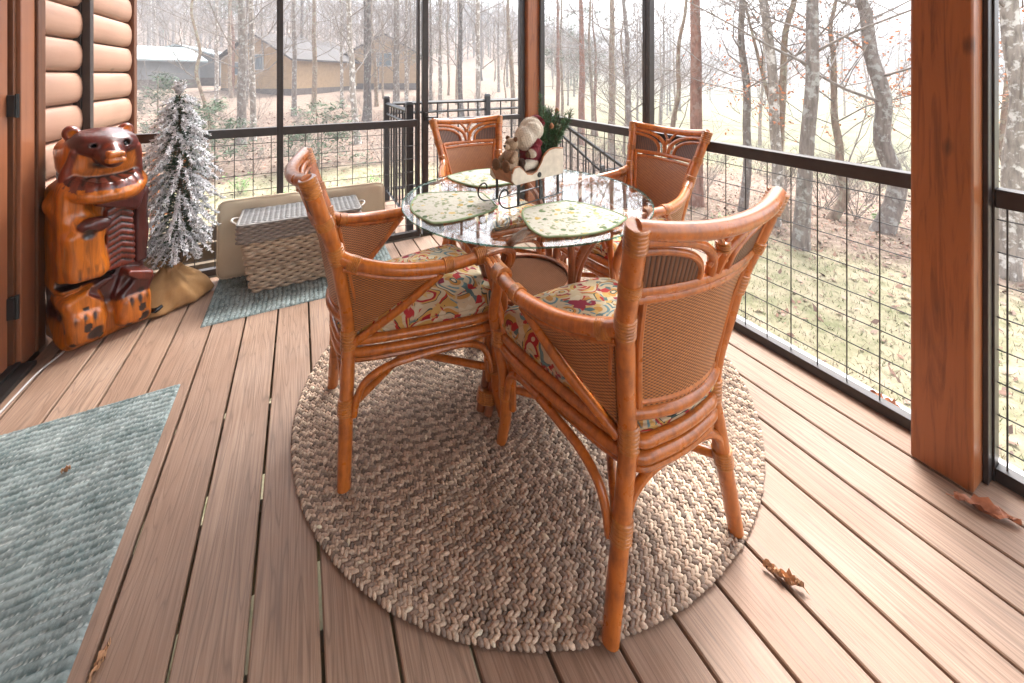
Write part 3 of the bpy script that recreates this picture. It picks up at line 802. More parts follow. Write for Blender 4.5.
# ---- placemats
def placemat(cx, cy, rot, label, wo=.40, wi=.26, dep=.30):
    """local +x points outward; outer edge follows table rim"""
    r = empty('placemat', (cx, cy, TZ+.0005), rot, label=label, cat='placemat', group='lemon print placemats')
    pts = []
    for tt in np.linspace(-1, 1, 15): pts.append((dep/2-.075*(tt*tt), tt*wo/2))
    for tt in np.linspace(1, -1, 9)[0:]: pts.append((-dep/2-.012*(1-tt*tt), tt*wi/2))
    pts = [np.array(p) for p in pts]
    pts = [(p+np.roll(pts, -1, 0)[i]*.5+np.roll(pts, 1, 0)[i]*.5)/2 for i, p in enumerate(pts)]
    pts = catmull([(p[0], p[1], 0) for p in pts], 3, True)
    b = MB(); N = len(pts)
    i0 = b.addv([(p[0], p[1], 0.001) for p in pts]); i1 = b.addv([(p[0], p[1], .004) for p in pts]); i2 = b.addv([(p[0]*.93, p[1]*.93, .006) for p in pts]); ctr = b.addv([(0, 0, .0063)])
    for k in range(N):
        j = (k+1) % N; b.face((i0+k, i0+j, i1+j, i1+k)); b.face((i1+k, i1+j, i2+j, i2+k)); b.face((i2+k, i2+j, ctr))
    b.face([i0+k for k in range(N)][::-1])
    b.build('quilted_cloth', M['placemat'], r); b = MB(); b.tube([(p[0], p[1], .0035) for p in pts], .004, 6, True); b.build('green_binding', M['mat_trim'], r)
placemat(TC[0]-.335, TC[1]+.01, PI-.12, 'lemon print placemat with green edge on the left of the glass table')
placemat(TC[0]-.01, TC[1]-.325, -PI/2, 'lemon print placemat with green edge nearest the camera, in front of the sleigh')
placemat(TC[0]-.03, TC[1]+.33, PI/2, 'lemon print placemat with green edge on the far side of the table behind the sleigh')
# ================================================================== SDF SCULPTING
def surface_nets(fn, lo, hi, h):
    lo = np.array(lo, float); hi = np.array(hi, float)
    n_ = np.ceil((hi-lo)/h).astype(int)+1
    ax = [lo[i]+h*np.arange(n_[i]) for i in range(3)]
    G = np.stack(np.meshgrid(*ax, indexing='ij'), -1)
    D = fn(G.reshape(-1, 3))[0].reshape(n_)
    S = D < 0
    c = np.zeros(n_-1, int); acc = np.zeros(tuple(n_-1)+(3,)); cnt = np.zeros(n_-1)
    sl = lambda o: tuple(slice(o[i], n_[i]-1+o[i]) for i in range(3))
    for ax_ in range(3):
        oth = [i for i in range(3) if i != ax_]
        for a in (0, 1):
            for b_ in (0, 1):
                o0 = [0, 0, 0]; o0[oth[0]] = a; o0[oth[1]] = b_; o1 = list(o0); o1[ax_] = 1
                d0, d1 = D[sl(o0)], D[sl(o1)]; cr = (d0 < 0) != (d1 < 0)
                t_ = np.where(cr, d0/np.where(cr, d0-d1, 1), 0)
                p = np.zeros(tuple(n_-1)+(3,)); p[..., ax_] = t_; p[..., oth[0]] = a; p[..., oth[1]] = b_
                acc += p*cr[..., None]; cnt += cr
    act = cnt > 0; idx = -np.ones(n_-1, int); idx[act] = np.arange(act.sum())
    I = np.argwhere(act); V = lo+(I+acc[act]/cnt[act][:, None])*h
    Q = []
    for ax_ in range(3):
        o1 = [0, 0, 0]; o1[ax_] = 1
        A = S[tuple(slice(0, n_[i]-(1 if i == ax_ else 0)) for i in range(3))]
        B = S[tuple(slice(1 if i == ax_ else 0, n_[i]) for i in range(3))]
        E = np.argwhere(A != B); b1, b2 = (ax_+1) % 3, (ax_+2) % 3
        E = E[(E[:, b1] > 0) & (E[:, b2] > 0) & (E[:, b1] < n_[b1]-1) & (E[:, b2] < n_[b2]-1)]
        ins = A[tuple(E.T)]
        def cell(d1, d2):
            e = E.copy(); e[:, b1] -= d1; e[:, b2] -= d2; return idx[tuple(e.T)]
        q = np.stack([cell(1, 1), cell(0, 1), cell(0, 0), cell(1, 0)], 1)
        q[~ins] = q[~ins][:, ::-1]; Q.append(q)
    Q = np.concatenate(Q); Q = Q[(Q >= 0).all(1)]
    col = fn(V)[1]
    return V, Q, col
class Sd:
    def __init__(s, P): s.P = P; s.d = np.full(len(P), 9.); s.c = np.zeros((len(P), 3))
    def ell(s, c, r, P=None):
        p = (s.P if P is None else P)-np.array(c); r = np.array(r); k0 = np.linalg.norm(p/r, axis=1); k1 = np.linalg.norm(p/r**2, axis=1)
        return k0*(k0-1)/np.maximum(k1, 1e-9)
    def cap(s, a, b_, ra, rb):
        a, b_ = np.array(a, float), np.array(b_, float); pa = s.P-a; ba = b_-a; h = np.clip(pa@ba/(ba@ba), 0, 1)
        return np.linalg.norm(pa-h[:, None]*ba, axis=1)-(ra+(rb-ra)*h)
    def box(s, c, b_, r=.01, rot=None):
        p = s.P-np.array(c)
        if rot is not None: p = p@np.array(Matrix.Rotation(rot[0], 3, rot[1]))
        q = np.abs(p)-np.array(b_)+r
        return np.linalg.norm(np.maximum(q, 0), axis=1)+np.minimum(q.max(1), 0)-r
    def add(s, d2, col, k=.02):
        h = np.clip(.5+.5*(s.d-d2)/k, 0, 1); s.d = s.d+(d2-s.d)*h-k*h*(1-h); hc = np.clip((h-.5)*3+.5, 0, 1); s.c = s.c*(1-hc)[:, None]+np.array(col)*hc[:, None]; return s
    def sub(s, d2, col=None, k=.006):
        h = np.clip(.5-.5*(s.d+d2)/k, 0, 1); s.d = s.d+(-d2-s.d)*h+k*h*(1-h)
        if col is not None: s.c = s.c*(1-h)[:, None]+np.array(col)*h[:, None]
        return s
# ---- carved wooden bear
OR = (.55, .145, .008); RD = (.085, .011, .008); DK = (.02, .005, .004); MR = (.2, .025, .008)
def bear(P):
    s = Sd(P); x, y, z = P.T
    # one log: base, rump, torso, shoulders
    s.add(s.box((0, .02, .075), (.165, .145, .08), .05), OR, .02)
    s.add(s.box((0, .035, .3), (.16, .125, .24), .06), RD, .03); s.add(s.box((-.13, -.01, .5), (.045, .11, .24), .03), OR, .01)
    s.add(s.box((0, .035, .58), (.16, .115, .2), .08), OR, .03)
    # thighs and feet
    for sg in (-1, 1):
        s.add(s.box((sg*.095, -.06, .205), (.068, .1, .062), .03, (.28*sg, 'Y')), OR if sg < 0 else RD, .012)
        s.add(s.box((sg*.09, -.115, .105), (.07, .062, .08), .04), OR, .015)
    s.add(s.box((-.03, -.13, .265), (.05, .05, .018), .008, (-.5, 'Y')), RD, .008)
    s.add(s.box((.1, -.11, .268), (.055, .07, .02), .008, (.4, 'Y')), MR, .008)
    # V-shaped hollow between the legs
    s.sub(s.box((.005, -.19, .25), (.06, .07, .06), .01, (.785, 'Y')), RD, .01)
    for k in range(9):
        xx = -.135+k*.034
        s.sub(s.cap((xx, -.178, .17), (xx*1.03, -.185, .11), .0095, .006), DK, .003)
    s.sub(s.ell((-.06, -.178, .07), (.036, .014, .032)), DK, .006); s.sub(s.ell((.12, -.175, .055), (.03, .014, .026)), DK, .006)
    s.sub(s.ell((-.165, -.06, .17), (.02, .034, .034)), DK, .005)
    # belly fur panels with ribs
    s.add(s.box((.045, -.1, .49), (.055, .03, .17), .01), MR, .006)
    rib = np.abs(np.sin((z+.45*np.abs(x-.045))*PI/.030))
    m = (np.abs(x-.045) < .053) & (z > .33) & (z < .64) & (y < -.07)
    s.d = s.d+np.where(m, .009*(1-rib**.5), 0); s.c = np.where((m & (rib < .5))[:, None], np.array(DK), s.c)
    s.add(s.box((.135, -.04, .5), (.028, .07, .19), .015), RD, .006)
    # near arm : broad slab with fingers
    s.add(s.cap((-.13, .0, .66), (-.1, -.09, .56), .07, .06), OR, .02)
    s.add(s.box((-.09, -.115, .43), (.075, .05, .125), .04, (-.08, 'Y')), OR, .02)
    s.sub(s.box((-.09, -.15, .30), (.12, .1, .014), .005), DK, .008)
    for k in range(5):
        xx = -.145+k*.028
        s.sub(s.cap((xx, -.172, .375), (xx, -.165, .30), .008, .0065), DK, .004)
    s.add(s.ell((-.06, -.15, .565), (.06, .03, .035)), RD, .01)
    s.sub(s.ell((-.085, -.168, .53), (.026, .014, .024)), DK, .006)
    s.sub(s.box((-.02, -.16, .60), (.1, .03, .012), .005, (.3, 'Y')), DK, .01)
    # chest ruff : ribbed V plate under the jaw
    s.add(s.box((.04, -.125, .665), (.085, .022, .05), .008, (.35, 'Y')), RD, .006)
    # big open lower jaw
    ca, sa = math.cos(.42), math.sin(.42); q = P-np.array((0, -.07, .745)); Pj = np.stack([q[:, 0], q[:, 1]*ca+q[:, 2]*sa, -q[:, 1]*sa+q[:, 2]*ca], 1)
    s.add(s.ell((0, 0, -.012), (.17, .14, .062), Pj), OR, .008)
    s.add(s.ell((0, -.0, .012), (.148, .118, .052), Pj), RD, .001)
    s.sub(s.ell((0, .03, .075), (.135, .135, .05), Pj), DK, .004)
    a = np.arctan2(x, -(y-.02)); rb = np.abs(np.sin(a*11)); m = (Pj[:, 2] > .01) & (z < .83) & (y < -.09)
    s.d = s.d+np.where(m, .006*(1-rb**.5), 0); s.c = np.where((m & (rb > .65) & (z > .72))[:, None], np.array((.17, .03, .015)), s.c); s.c = np.where((m & (rb < .3) & (z > .75))[:, None], np.array(DK), s.c)
    # head
    s.add(s.box((0, .015, .865), (.145, .115, .105), .07), OR, .02)
    s.add(s.ell((0, -.03, .925), (.135, .13, .075)), RD, .01)
    s.sub(s.ell((0, -.16, .835), (.1, .075, .042)), DK, .008)
    s.add(s.cap((0, -.05, .895), (0, -.165, .872), .07, .048), RD, .012)
    s.add(s.box((0, -.205, .888), (.033, .022, .014), .008), OR, .003)
    s.add(s.box((0, -.2, .858), (.036, .02, .011), .007), OR, .003)
    s.add(s.cap((0, -.06, .95), (0, -.15, .905), .05, .035), MR, .015)
    for sg in (-1, 1):
        s.add(s.cap((sg*.135, -.05, .78), (sg*.118, -.085, .90), .024, .016), MR, .01)
        s.add(s.ell((sg*.105, -.0, .978), (.034, .028, .036)), MR, .008)
        s.sub(s.ell((sg*.105, -.03, .982), (.021, .014, .023)), OR, .004)
        s.sub(s.ell((sg*.062, -.137, .928), (.016, .02, .013)), DK, .004)
    # chainsaw facets
    f = .9*np.abs(np.sin(x*19+z*11+.5))+np.abs(np.sin(y*17-z*13+1))+np.abs(np.sin(z*16+x*7-y*9))
    s.d = s.d+.005*(f-1.9)
    burn = np.sin(x*61+1)*np.sin(y*53+z*17)*np.sin(z*43)
    s.c = np.where(((burn > .6) & (z < .2))[:, None], np.array(DK), s.c)
    return s.d, s.c
V, Q, C_ = surface_nets(bear, (-.24, -.27, -.01), (.24, .24, 1.05), .0058)
V[:, 2] = np.maximum(V[:, 2], .0)
n = NT('varnished_carved_pine'); at = n.attr(); nz = n.noise(n.coord('Object', (30, 30, 3)), 1.0, 5, .6, 1.5)
c = n.mix(.75, at, n.ramp(nz.outputs['Fac'], [(.3, .2), (.6, 1)]), 'MULTIPLY')
n.set(c, .32, coat=.5); n.bump(nz.outputs['Fac'], .35, .004); M['bearwood'] = n.mat
root = empty('carved_bear', (-.87, 2.695, .001), R(34), 'chainsaw-carved wooden bear statue in varnished orange and dark red beside the door', 'statue'); root.scale = (.94, .97, 1)
np_mesh('carved_body', V, Q, M['bearwood'], root, col=C_)
blk = simple('black_gloss', (.01, .01, .01), .15, .1, 10, bump=0)
for sg in (-1, 1):
    b = MB(); b.lathe([(.0005, -.011), (.006, -.009), (.011, 0), (.006, .009), (.0005, .011)], (sg*.055, -.128, .922), 12); b.build('eye', blk, root)

# ================================================================== FLOCKED TREE
def flocked_tree():
    root = empty('flocked_tree', (-.60, 2.885, .0), 0, 'slim artificial fir tree with white flocked drooping branches and a burlap wrapped base', 'tree')
    b = MB(); b.tube([(0, 0, .03), (.004, 0, .6), (0, 0, 1.17)], [.016, .012, .004], 8); b.build('trunk', M['trunk_brown'], root)
    g = MB(); w = MB(); rg = random.Random(4)
    H = 1.2; nb = 340
    for i in range(nb):
        z = .25+(H-.27)*(i/nb)**1.0
        t = (z-.25)/(H-.25)
        L = float(np.interp(t, [0, .12, .35, .6, .85, 1], [.12, .16, .18, .155, .09, .04]))*rg.uniform(.6, 1.2)
        a = i*2.39996+rg.uniform(-.3, .3)
        droop = rg.uniform(.3, .7)*(1.1-.85*t)
        d_ = Vector((math.cos(a), math.sin(a), 0))
        p0 = Vector((0, 0, z)); p1 = p0+d_*L*.55+Vector((0, 0, .1*L-.15*droop*L)); p2 = p0+d_*L+Vector((0, 0, -droop*L))
        if t > .93: p2 = p0+d_*L*.4+Vector((0, 0, L*.9)); p1 = (p0+p2)/2
        pts = catmull([p0, p1, p2], 4)
        w.tube(pts[4:], [.002, .0035, .003], 5)
        g.tube(pts[:5], [.003, .003], 3)
        for k in range(int(22+L*620)):
            u = rg.uniform(.12, 1.0); q = u*(len(pts)-1); j = min(int(q), len(pts)-2); p = Vector(pts[j]).lerp(Vector(pts[j+1]), q-j)
            ax = (Vector(pts[j+1])-Vector(pts[j])).normalized()
            rdir = Vector((rg.gauss(0, 1), rg.gauss(0, 1), rg.gauss(0, 1))).normalized()
            nd = (ax*.95+rdir*.95).normalized(); ln = rg.uniform(.011, .021)
            tgt = w if (rg.random() < (.86 if nd.z > -.5 else .4) and u > .35) else g
            wd = rg.uniform(.002, .0036) if tgt is w else .0016
            tgt.tube([p, p+nd*ln*.6, p+nd*ln], [wd, wd*.9, wd*.2], 3, cap=False)
    # crest
    g.build('needles', M['needle_green'], root, smooth=False); w.build('flocking', M['flock'], root, smooth=False)
    # burlap bag
    b = MB(); N = 72; prof = [(.0, .175), (.02, .2), (.06, .185), (.10, .15), (.135, .10), (.165, .06), (.19, .05), (.215, .068)]
    lay = catmull([(r_, z, 0) for z, r_ in prof], 4); i0 = len(b.v)
    for (r_, z, _) in lay:
        f = max(0, 1-z/.2)
        b.addv([((r_*(1+.06*math.sin(3*a+1)+.05*math.sin(7*a+z*30)+.025*math.sin(16*a+z*50))+.05*f*max(0, math.cos(a+2.3))**3)*math.cos(a)*1.0, (r_*(1+.06*math.sin(3*a+1)+.05*math.sin(7*a+z*30)+.025*math.sin(16*a+z*50))+.05*f*max(0, math.cos(a+2.3))**3)*math.sin(a)*.85, z+.012*math.sin(5*a)*min(1, z*12)) for a in (2*PI*k/N for k in range(N))])
    for l in range(len(lay)-1):
        for k in range(N): b.face((i0+l*N+k, i0+l*N+(k+1) % N, i0+(l+1)*N+(k+1) % N, i0+(l+1)*N+k))
    bu = b.build('burlap_wrap', M['burlap'], root, angle=80); bu.scale = (.88, .95, 1); bu.location = (-.035, -.02, 0)
    b = MB(); b.tube([(-.05, -.19, .05), (-.02, -.2, .045), (.01, -.195, .06)], [.008, .014, .008], 8, smooth=3); b.build('tie', blk, bu)
flocked_tree()

# ================================================================== WICKER BASKET
def basket():
    x0, x1, y0, y1 = -.295, .335, 2.70, 3.0; zl = .30; zt = .40
    cx, cy = (x0+x1)/2, (y0+y1)/2; hx, hy = (x1-x0)/2, (y1-y0)/2
    root = empty('wicker_basket', (cx, cy, .006), 0, 'rectangular grey-brown wicker storage basket with a darker woven lid', 'basket')
    def rr_path(hx, hy, r, step):
        pts = []
        for (sx, sy, a0) in ((1, 1, 0), (-1, 1, PI/2), (-1, -1, PI), (1, -1, 3*PI/2)):
            for k in range(5):
                a = a0+PI/2*k/4; pts.append(np.array(((hx-r)*sx+r*math.cos(a), (hy-r)*sy+r*math.sin(a))))
        P = np.array(pts+[pts[0]]); s = np.concatenate([[0], np.cumsum(np.linalg.norm(np.diff(P, axis=0), axis=1))]); n_ = int(s[-1]/step)
        t_ = np.linspace(0, s[-1], n_, endpoint=False); X = np.interp(t_, s, P[:, 0]); Y = np.interp(t_, s, P[:, 1])
        return np.stack([X, Y], 1), t_, s[-1]
    def walls(mb, za, zb, pal, amp, pitch_z, stake, sc0, sc1, seed):
        rg = random.Random(seed); nrow = int((zb-za)/pitch_z)
        for i in range(nrow):
            z = za+(i+.5)*(zb-za)/nrow; f = sc0+(sc1-sc0)*(z-za)/(zb-za)
            P, t_, L = rr_path(hx*f if f <= 1 else hx+.012, (hy*(.55+.45*f)) if f <= 1 else hy+.012, .025, .0075)
            ns = int(round(L/stake)/2)*2; ph = 2*PI*(t_/L)*ns/2+i*PI
            C = np.roll(P, -1, 0)-np.roll(P, 1, 0); Nn = np.stack([C[:, 1], -C[:, 0]], 1); Nn /= np.linalg.norm(Nn, axis=1)[:, None]
            off = amp*np.cos(ph)
            fk = rg.uniform(.85, 1.12); mb.cur = tuple(c*fk*1.45 for c in pal[rg.randrange(len(pal))])
            i1 = len(mb.v)
            mb.tube([(P[k][0]+Nn[k][0]*off[k], P[k][1]+Nn[k][1]*off[k], z) for k in range(len(P))], (zb-za)/nrow*.56, 6, True)
            # weave shade painted into the strand colour: darker where it dips inward
            for q in range(i1, len(mb.v)):
                k = (q-i1)//6; m_ = .82+.3*(.5+.5*math.cos(ph[k]))*rg.uniform(.9, 1.1); c0 = mb.c[q]; mb.c[q] = tuple(min(.9, c*m_) for c in c0)
    b = MB(); walls(b, .004, zl, [(.36, .29, .215), (.32, .255, .19), (.39, .32, .24)], .0085, .0165, .036, .82, .97, 3)
    b.build('woven_body', M['wicker'], root, colattr=True, angle=80)
    b = MB(); b.box((0, 0, .15), (hx*1.62, hy*1.35, .28)); b.build('inner_lining', M['trunk_brown'], root, smooth=False)
    b = MB(); walls(b, zl-.005, zt, [(.22, .19, .165), (.19, .165, .145)], .0055, .0125, .03, 1.01, 1.02, 8)
    lid = b.build('lid', M['wicker'], root, colattr=True, angle=80)
    b = MB(); rg = random.Random(2); ny = 26
    for i in range(ny):
        y = -hy+.004+(2*hy-.008)*(i+.5)/ny; xs_ = np.linspace(-hx-.004, hx+.004, 90); fk = rg.uniform(.85, 1.15); b.cur = tuple(c*fk for c in (.2, .195, .192))
        b.tube([(x_, y, zt+.002+.003*math.cos(PI*(x_/.028)+i*PI)) for x_ in xs_], .0062, 5)
    b.build('woven_top', M['wicker'], lid, colattr=True, angle=80)
    b = MB(); b.cur = (.2, .185, .17); P, t_, L = rr_path(hx+.012, hy+.012, .025, .01); b.tube([(p[0], p[1], zt+.001) for p in P], .0085, 8, True); b.build('lid_rim', M['wicker'], lid, colattr=True)
    for s in (-1, 1):
        b = MB(); b.cur = (.5, .45, .4); b.tube([(s*(hx+.01), -.05, zt-.03), (s*(hx+.03), -.055, zt-.015), (s*(hx+.05), -.03, zt-.006), (s*(hx+.055), 0, zt-.004), (s*(hx+.05), .03, zt-.006), (s*(hx+.03), .055, zt-.015), (s*(hx+.01), .05, zt-.03)], .006, 8, smooth=4)
        b.build('handle', M['wicker'], root, colattr=True)
basket()

# ================================================================== CUSHIONS
def cushion(cx, w, label, h=.465, th=.055, y=3.015, tilt=R(6), rz=0):
    r = empty('seat_cushion', (cx, y, .008), rz, label, 'cushion', 'tan canvas cushions leaning on the back railing')
    s_m = Matrix.Rotation(-tilt, 3, 'X')
    def cf(sg):
        def f(i, j):
            u, v = 2*i-1, 2*j-1
            e = min(1, 3.2*(1-abs(u))**.5*1.0, 3.2*(1-abs(v))**.5) if abs(u) < 1 and abs(v) < 1 else 0
            rc = .045; X = u*w/2; Z = v*h/2
            ax_, az = w/2-rc, h/2-rc
            if abs(X) > ax_ and abs(Z) > az:
                dx, dz = abs(X)-ax_, abs(Z)-az; m_ = max(dx, dz); l = math.hypot(dx, dz); 
                if l > 0: X = math.copysign(ax_+dx*m_/l, X); Z = math.copysign(az+dz*m_/l, Z)
            b_ = (th/2)*(.55+.45*e)*(1 if e > 0 else 1)+.007*math.sin(u*5)*math.sin(v*4)*e
            p = s_m @ Vector((X, sg*b_, Z)); return (p.x, p.y, p.z+h/2*math.cos(tilt)+.0)
        return f
    b = MB(); n_ = 22
    i0 = b.grid(cf(-1), n_, n_); i1 = b.grid(cf(1), n_, n_)
    st = n_+1; per = [k for k in range(st)]+[k*st+n_ for k in range(1, st)]+[n_*st+k for k in range(n_-1, -1, -1)]+[k*st for k in range(n_-1, 0, -1)]
    for k in range(len(per)): a, c = per[k], per[(k+1) % len(per)]; b.face((i0+c, i0+a, i1+a, i1+c))
    # flip the back sheet
    nf = n_*n_
    for q in range(nf, 2*nf): b.f[q] = b.f[q][::-1]
    o_ = b.build('cover', M['canvas'], r, angle=75)
    for i_ in (i0, i1):
        c_ = MB(); c_.tube([b.v[i_+k] for k in per], .0042, 6, True); c_.build('piping', M['pipe'], r)
cushion(-.205, .475, 'tan canvas seat cushion leaning upright behind the left half of the wicker basket')
cushion(.305, .49, 'tan canvas seat cushion leaning upright behind the right half of the basket', rz=R(-1.5))

# ================================================================== SLEIGH DECORATION
SL = (.838, 1.425, TZ+.0005); SA = R(15)
s = empty('toy_sleigh', SL, SA, 'small cream wooden sleigh with dark wire runners in the middle of the glass table', 'decoration')
cream = simple('cream_paint', (.6, .54, .44), .6, .15, 30, bump=.2); brown = simple('brown_sleigh_edge', (.32, .13, .05), .6, .3, 30)
prof = [(.15, .0), (.152, .05), (.15, .105), (.10, .112), (.06, .108), (.03, .088), (.012, .06), (-.012, .034), (-.04, .024), (-.068, .03), (-.09, .05), (-.112, .066), (-.135, .064), (-.148, .045), (-.15, .02), (-.13, .0)]
for sg in (-1, 1):
    b = MB(); y = sg*.062; pp = [(x_, z_+.086) for x_, z_ in prof]; n_ = len(pp)
    i0 = b.addv([(x_, y-.004, z_) for x_, z_ in pp]); i1 = b.addv([(x_, y+.004, z_) for x_, z_ in pp])
    b.face([i0+k for k in range(n_)]); b.face([i1+k for k in range(n_)][::-1])
    for k in range(n_): b.face((i0+(k+1) % n_, i0+k, i1+k, i1+(k+1) % n_))
    b.build('side_panel', cream, s, angle=30)
    b = MB(); b.tube([(x_, y, z_+.001) for x_, z_ in pp[2:14]], .0042, 6, smooth=3); b.build('edge_trim', brown, s)
    b = MB()
    b.tube([(.155, y, .004), (.0, y, .004), (-.13, y, .004), (-.185, y, .012), (-.212, y, .04), (-.205, y, .07), (-.185, y, .08), (-.17, y, .07), (-.17, y, .056)], .0032, 6, smooth=5)
    for x_ in (-.115, .01, .12): b.box((x_, y, .045), (.011, .004, .084))
    b.build('runner', M['black_metal'], s)
    b = MB(); b.lathe([(.011, -.002), (.011, .002), (.006, .003)], (0, 0, 0), 12); bt = b.build('star_stud', M['black_metal'], s); bt.location = (.0, y+sg*.0045, .105); bt.rotation_euler = (PI/2*(-sg), 0, 0)
b = MB(); b.box((0.01, 0, .09), (.27, .118, .006)); b.box((.147, 0, .14), (.006, .118, .1)); b.box((-.135, 0, .115), (.006, .116, .055), Matrix.Rotation(-.5, 3, 'Y')); b.build('box', brown, s)

def doll(P):
    s_ = Sd(P); CO = (.16, .01, .018); CR = (.68, .61, .5)
    s_.add(s_.ell((0, 0, .05), (.045, .04, .06)), CO, .01)                      # coat
    s_.add(s_.ell((0, 0, .095), (.034, .032, .035)), CO, .01)
    s_.add(s_.ell((0, 0, .15), (.032, .031, .036)), (.6, .35, .26), .006)      # head
    s_.add(s_.ell((-.026, 0, .118), (.044, .042, .05)), CR, .004)              # beard
    s_.add(s_.ell((.004, 0, .148), (.046, .046, .046)), CR, .004)               # hair
    s_.add(s_.ell((.036, 0, .172), (.022, .034, .026)), CO, .004); s_.add(s_.cap((.026, 0, .18), (.05, .01, .135), .02, .01), CO, .01)
    s_.add(s_.ell((.052, .01, .128), (.012, .012, .012)), CR, .003)
    s_.add(s_.cap((-.03, .0, .158), (-.036, 0, .142), .007, .005), (.6, .35, .26), .003)
    for sg in (-1, 1):
        s_.add(s_.cap((.0, sg*.036, .1), (-.03, sg*.044, .07), .017, .018), CO, .006)
        s_.add(s_.ell((-.037, sg*.044, .066), (.015, .018, .018)), CR, .003)
        s_.add(s_.ell((-.052, sg*.038, .062), (.012, .011, .012)), (.12, .06, .03), .003)
        s_.add(s_.cap((-.01, sg*.022, .02), (-.06, sg*.024, .018), .021, .019), CR, .006)
        s_.add(s_.cap((-.07, sg*.025, .012), (-.072, sg*.025, .036), .014, .013), (.06, .03, .02), .004)
    x, y, z = P.T
    s_.d = s_.d-.0016*np.sin(x*500)*np.sin(y*430+z*150)*np.sin(z*380)-.0022*np.sin(x*190+y*230)*(z > .09)
    return s_.d, s_.c
V, Q, C_ = surface_nets(doll, (-.11, -.085, -.02), (.09, .085, .22), .0026)
fur = vcol('plush_fabric', .95, 260, .45, .6, .003)
def w_at(lx, ly, lz): c, s_ = math.cos(SA), math.sin(SA); return (SL[0]+lx*c-ly*s_, SL[1]+lx*s_+ly*c, SL[2]+lz)
r = empty('bearded_doll', w_at(.018, 0, .12), SA, 'small doll with long cream beard and dark red coat sitting in the toy sleigh', 'doll')
r.scale = (1.08, 1.08, 1.08)
np_mesh('body', V, Q, fur, r, col=C_)
for sg in (-1, 1):
    b = MB(); b.lathe([(.0003, -.002), (.0025, 0), (.0003, .002)], (-.031, sg*.011, .16), 8); b.build('eye', blk, r)
def teddy(P):
    s_ = Sd(P); T = (.36, .25, .16); B2 = (.17, .085, .04)
    s_.add(s_.ell((0, 0, .04), (.024, .024, .034)), T, .005); s_.add(s_.ell((0, 0, .088), (.022, .024, .022)), T, .006)
    s_.add(s_.ell((-.02, 0, .082), (.012, .012, .01)), (.6, .48, .35), .003); s_.add(s_.ell((-.031, 0, .086), (.004, .005, .004)), (.02, .015, .01), .001)
    for sg in (-1, 1):
        s_.add(s_.ell((.002, sg*.02, .108), (.006, .009, .009)), B2, .003)
        s_.add(s_.cap((0, sg*.02, .058), (-.022, sg*.03, .038), .010, .009), T, .004)
        s_.add(s_.cap((-.005, sg*.016, .018), (-.04, sg*.024, .016), .014, .012), T, .005)
        s_.add(s_.ell((-.048, sg*.026, .022), (.009, .018, .021)), B2, .002)
    x, y, z = P.T; s_.d = s_.d-.0011*np.sin(x*600)*np.sin(y*530+z*150)*np.sin(z*480)
    return s_.d, s_.c
V, Q, C_ = surface_nets(teddy, (-.07, -.06, -.01), (.04, .06, .13), .0021)
r = empty('teddy_bear', w_at(-.098, -.005, .13), SA, 'tiny tan teddy bear sitting at the front of the toy sleigh with brown soles', 'soft toy'); r.scale = (1.15, 1.15, 1.15)
np_mesh('body', V, Q, fur, r, col=C_)
# pine sprig
r = empty('pine_sprig', w_at(.105, .0, .12), SA, 'green artificial pine sprig with small cones standing in the back of the toy sleigh', 'decoration')
g = MB(); st_ = MB(); rg = random.Random(9)
ng = simple('sprig_needles', (.05, .12, .045), .55, .5, 60, bump=0)
for k in range(46):
    a = rg.uniform(0, 2*PI); sp = rg.uniform(.1, .55); L = rg.uniform(.1, .26) if k else .3
    d_ = Vector((math.cos(a)*sp*.8+.24, math.sin(a)*sp*.8, 1)).normalized(); p0 = Vector((rg.uniform(-.015, .015), rg.uniform(-.015, .015), 0)); pts = [p0, p0+d_*L*.5+Vector((0, 0, .01)), p0+d_*L]
    st_.tube(pts, .0018, 4)
    for q in range(int(L*620)):
        u = rg.uniform(.15, 1); p = p0+d_*L*u; rd = Vector((rg.gauss(0, 1), rg.gauss(0, 1), rg.gauss(0, 1))).normalized(); nd = (d_*.9+rd).normalized(); ln = rg.uniform(.014, .026)
        g.tube([p, p+nd*ln], [.0015, .0006], 3, cap=False)
g.build('needles', ng, r, smooth=False); st_.build('stem', M['trunk_brown'], r)
for p in ((.07, -.01, .23), (.0, -.04, .17), (.05, .03, .13)):
    b = MB(); b.lathe([(.001, -.012), (.008, -.008), (.01, 0), (.007, .009), (.001, .014)], p, 10); b.build('pine_cone', brown, r)

# ================================================================== FALLEN LEAVES ON THE DECK
def leaf(x, y, rz, L, Wd, label, mat='leaf_dry', z=.004, curl=.35):
    b = MB(); n_ = 14
    def f(i, j, off=0):
        u = i; v = 2*j-1; w_ = Wd*math.sin(PI*min(1, u*.96+.03))**.8*(1+.16*math.sin(u*38))
        zz = .008+.35*abs(v)**1.5*w_*1.6*curl+.006*math.sin(u*11+v*2)+.004*math.sin(u*31+v*9)*curl*2+curl*.03*(u-.5)**2*4*L*3
        return ((u-.5)*L, v*w_/2*(1-.25*curl), zz+off)
    b.grid(lambda i, j: f(i, j), n_, 6); i1 = b.grid(lambda i, j: f(i, j, .0012), n_, 6)
    b.tube([(-L*.5, 0, .012), (-L*.62, .004, .006)], .001, 5)
    o_ = b.build('dry_leaf', M[mat]); o_.location = (x, y, z); o_.rotation_euler = (0, 0, rz); tag(o_, label, 'leaf')
def fl(u, v, z=0):
    d = F*(HC-z)/(v-V0); return at_u(u, d)
p = fl(783, 580); leaf(p[0], p[1], R(118), .085, .02, 'slender pale curled leaf on the deck right of the round rug', 'leaf_pale', .0, .8)
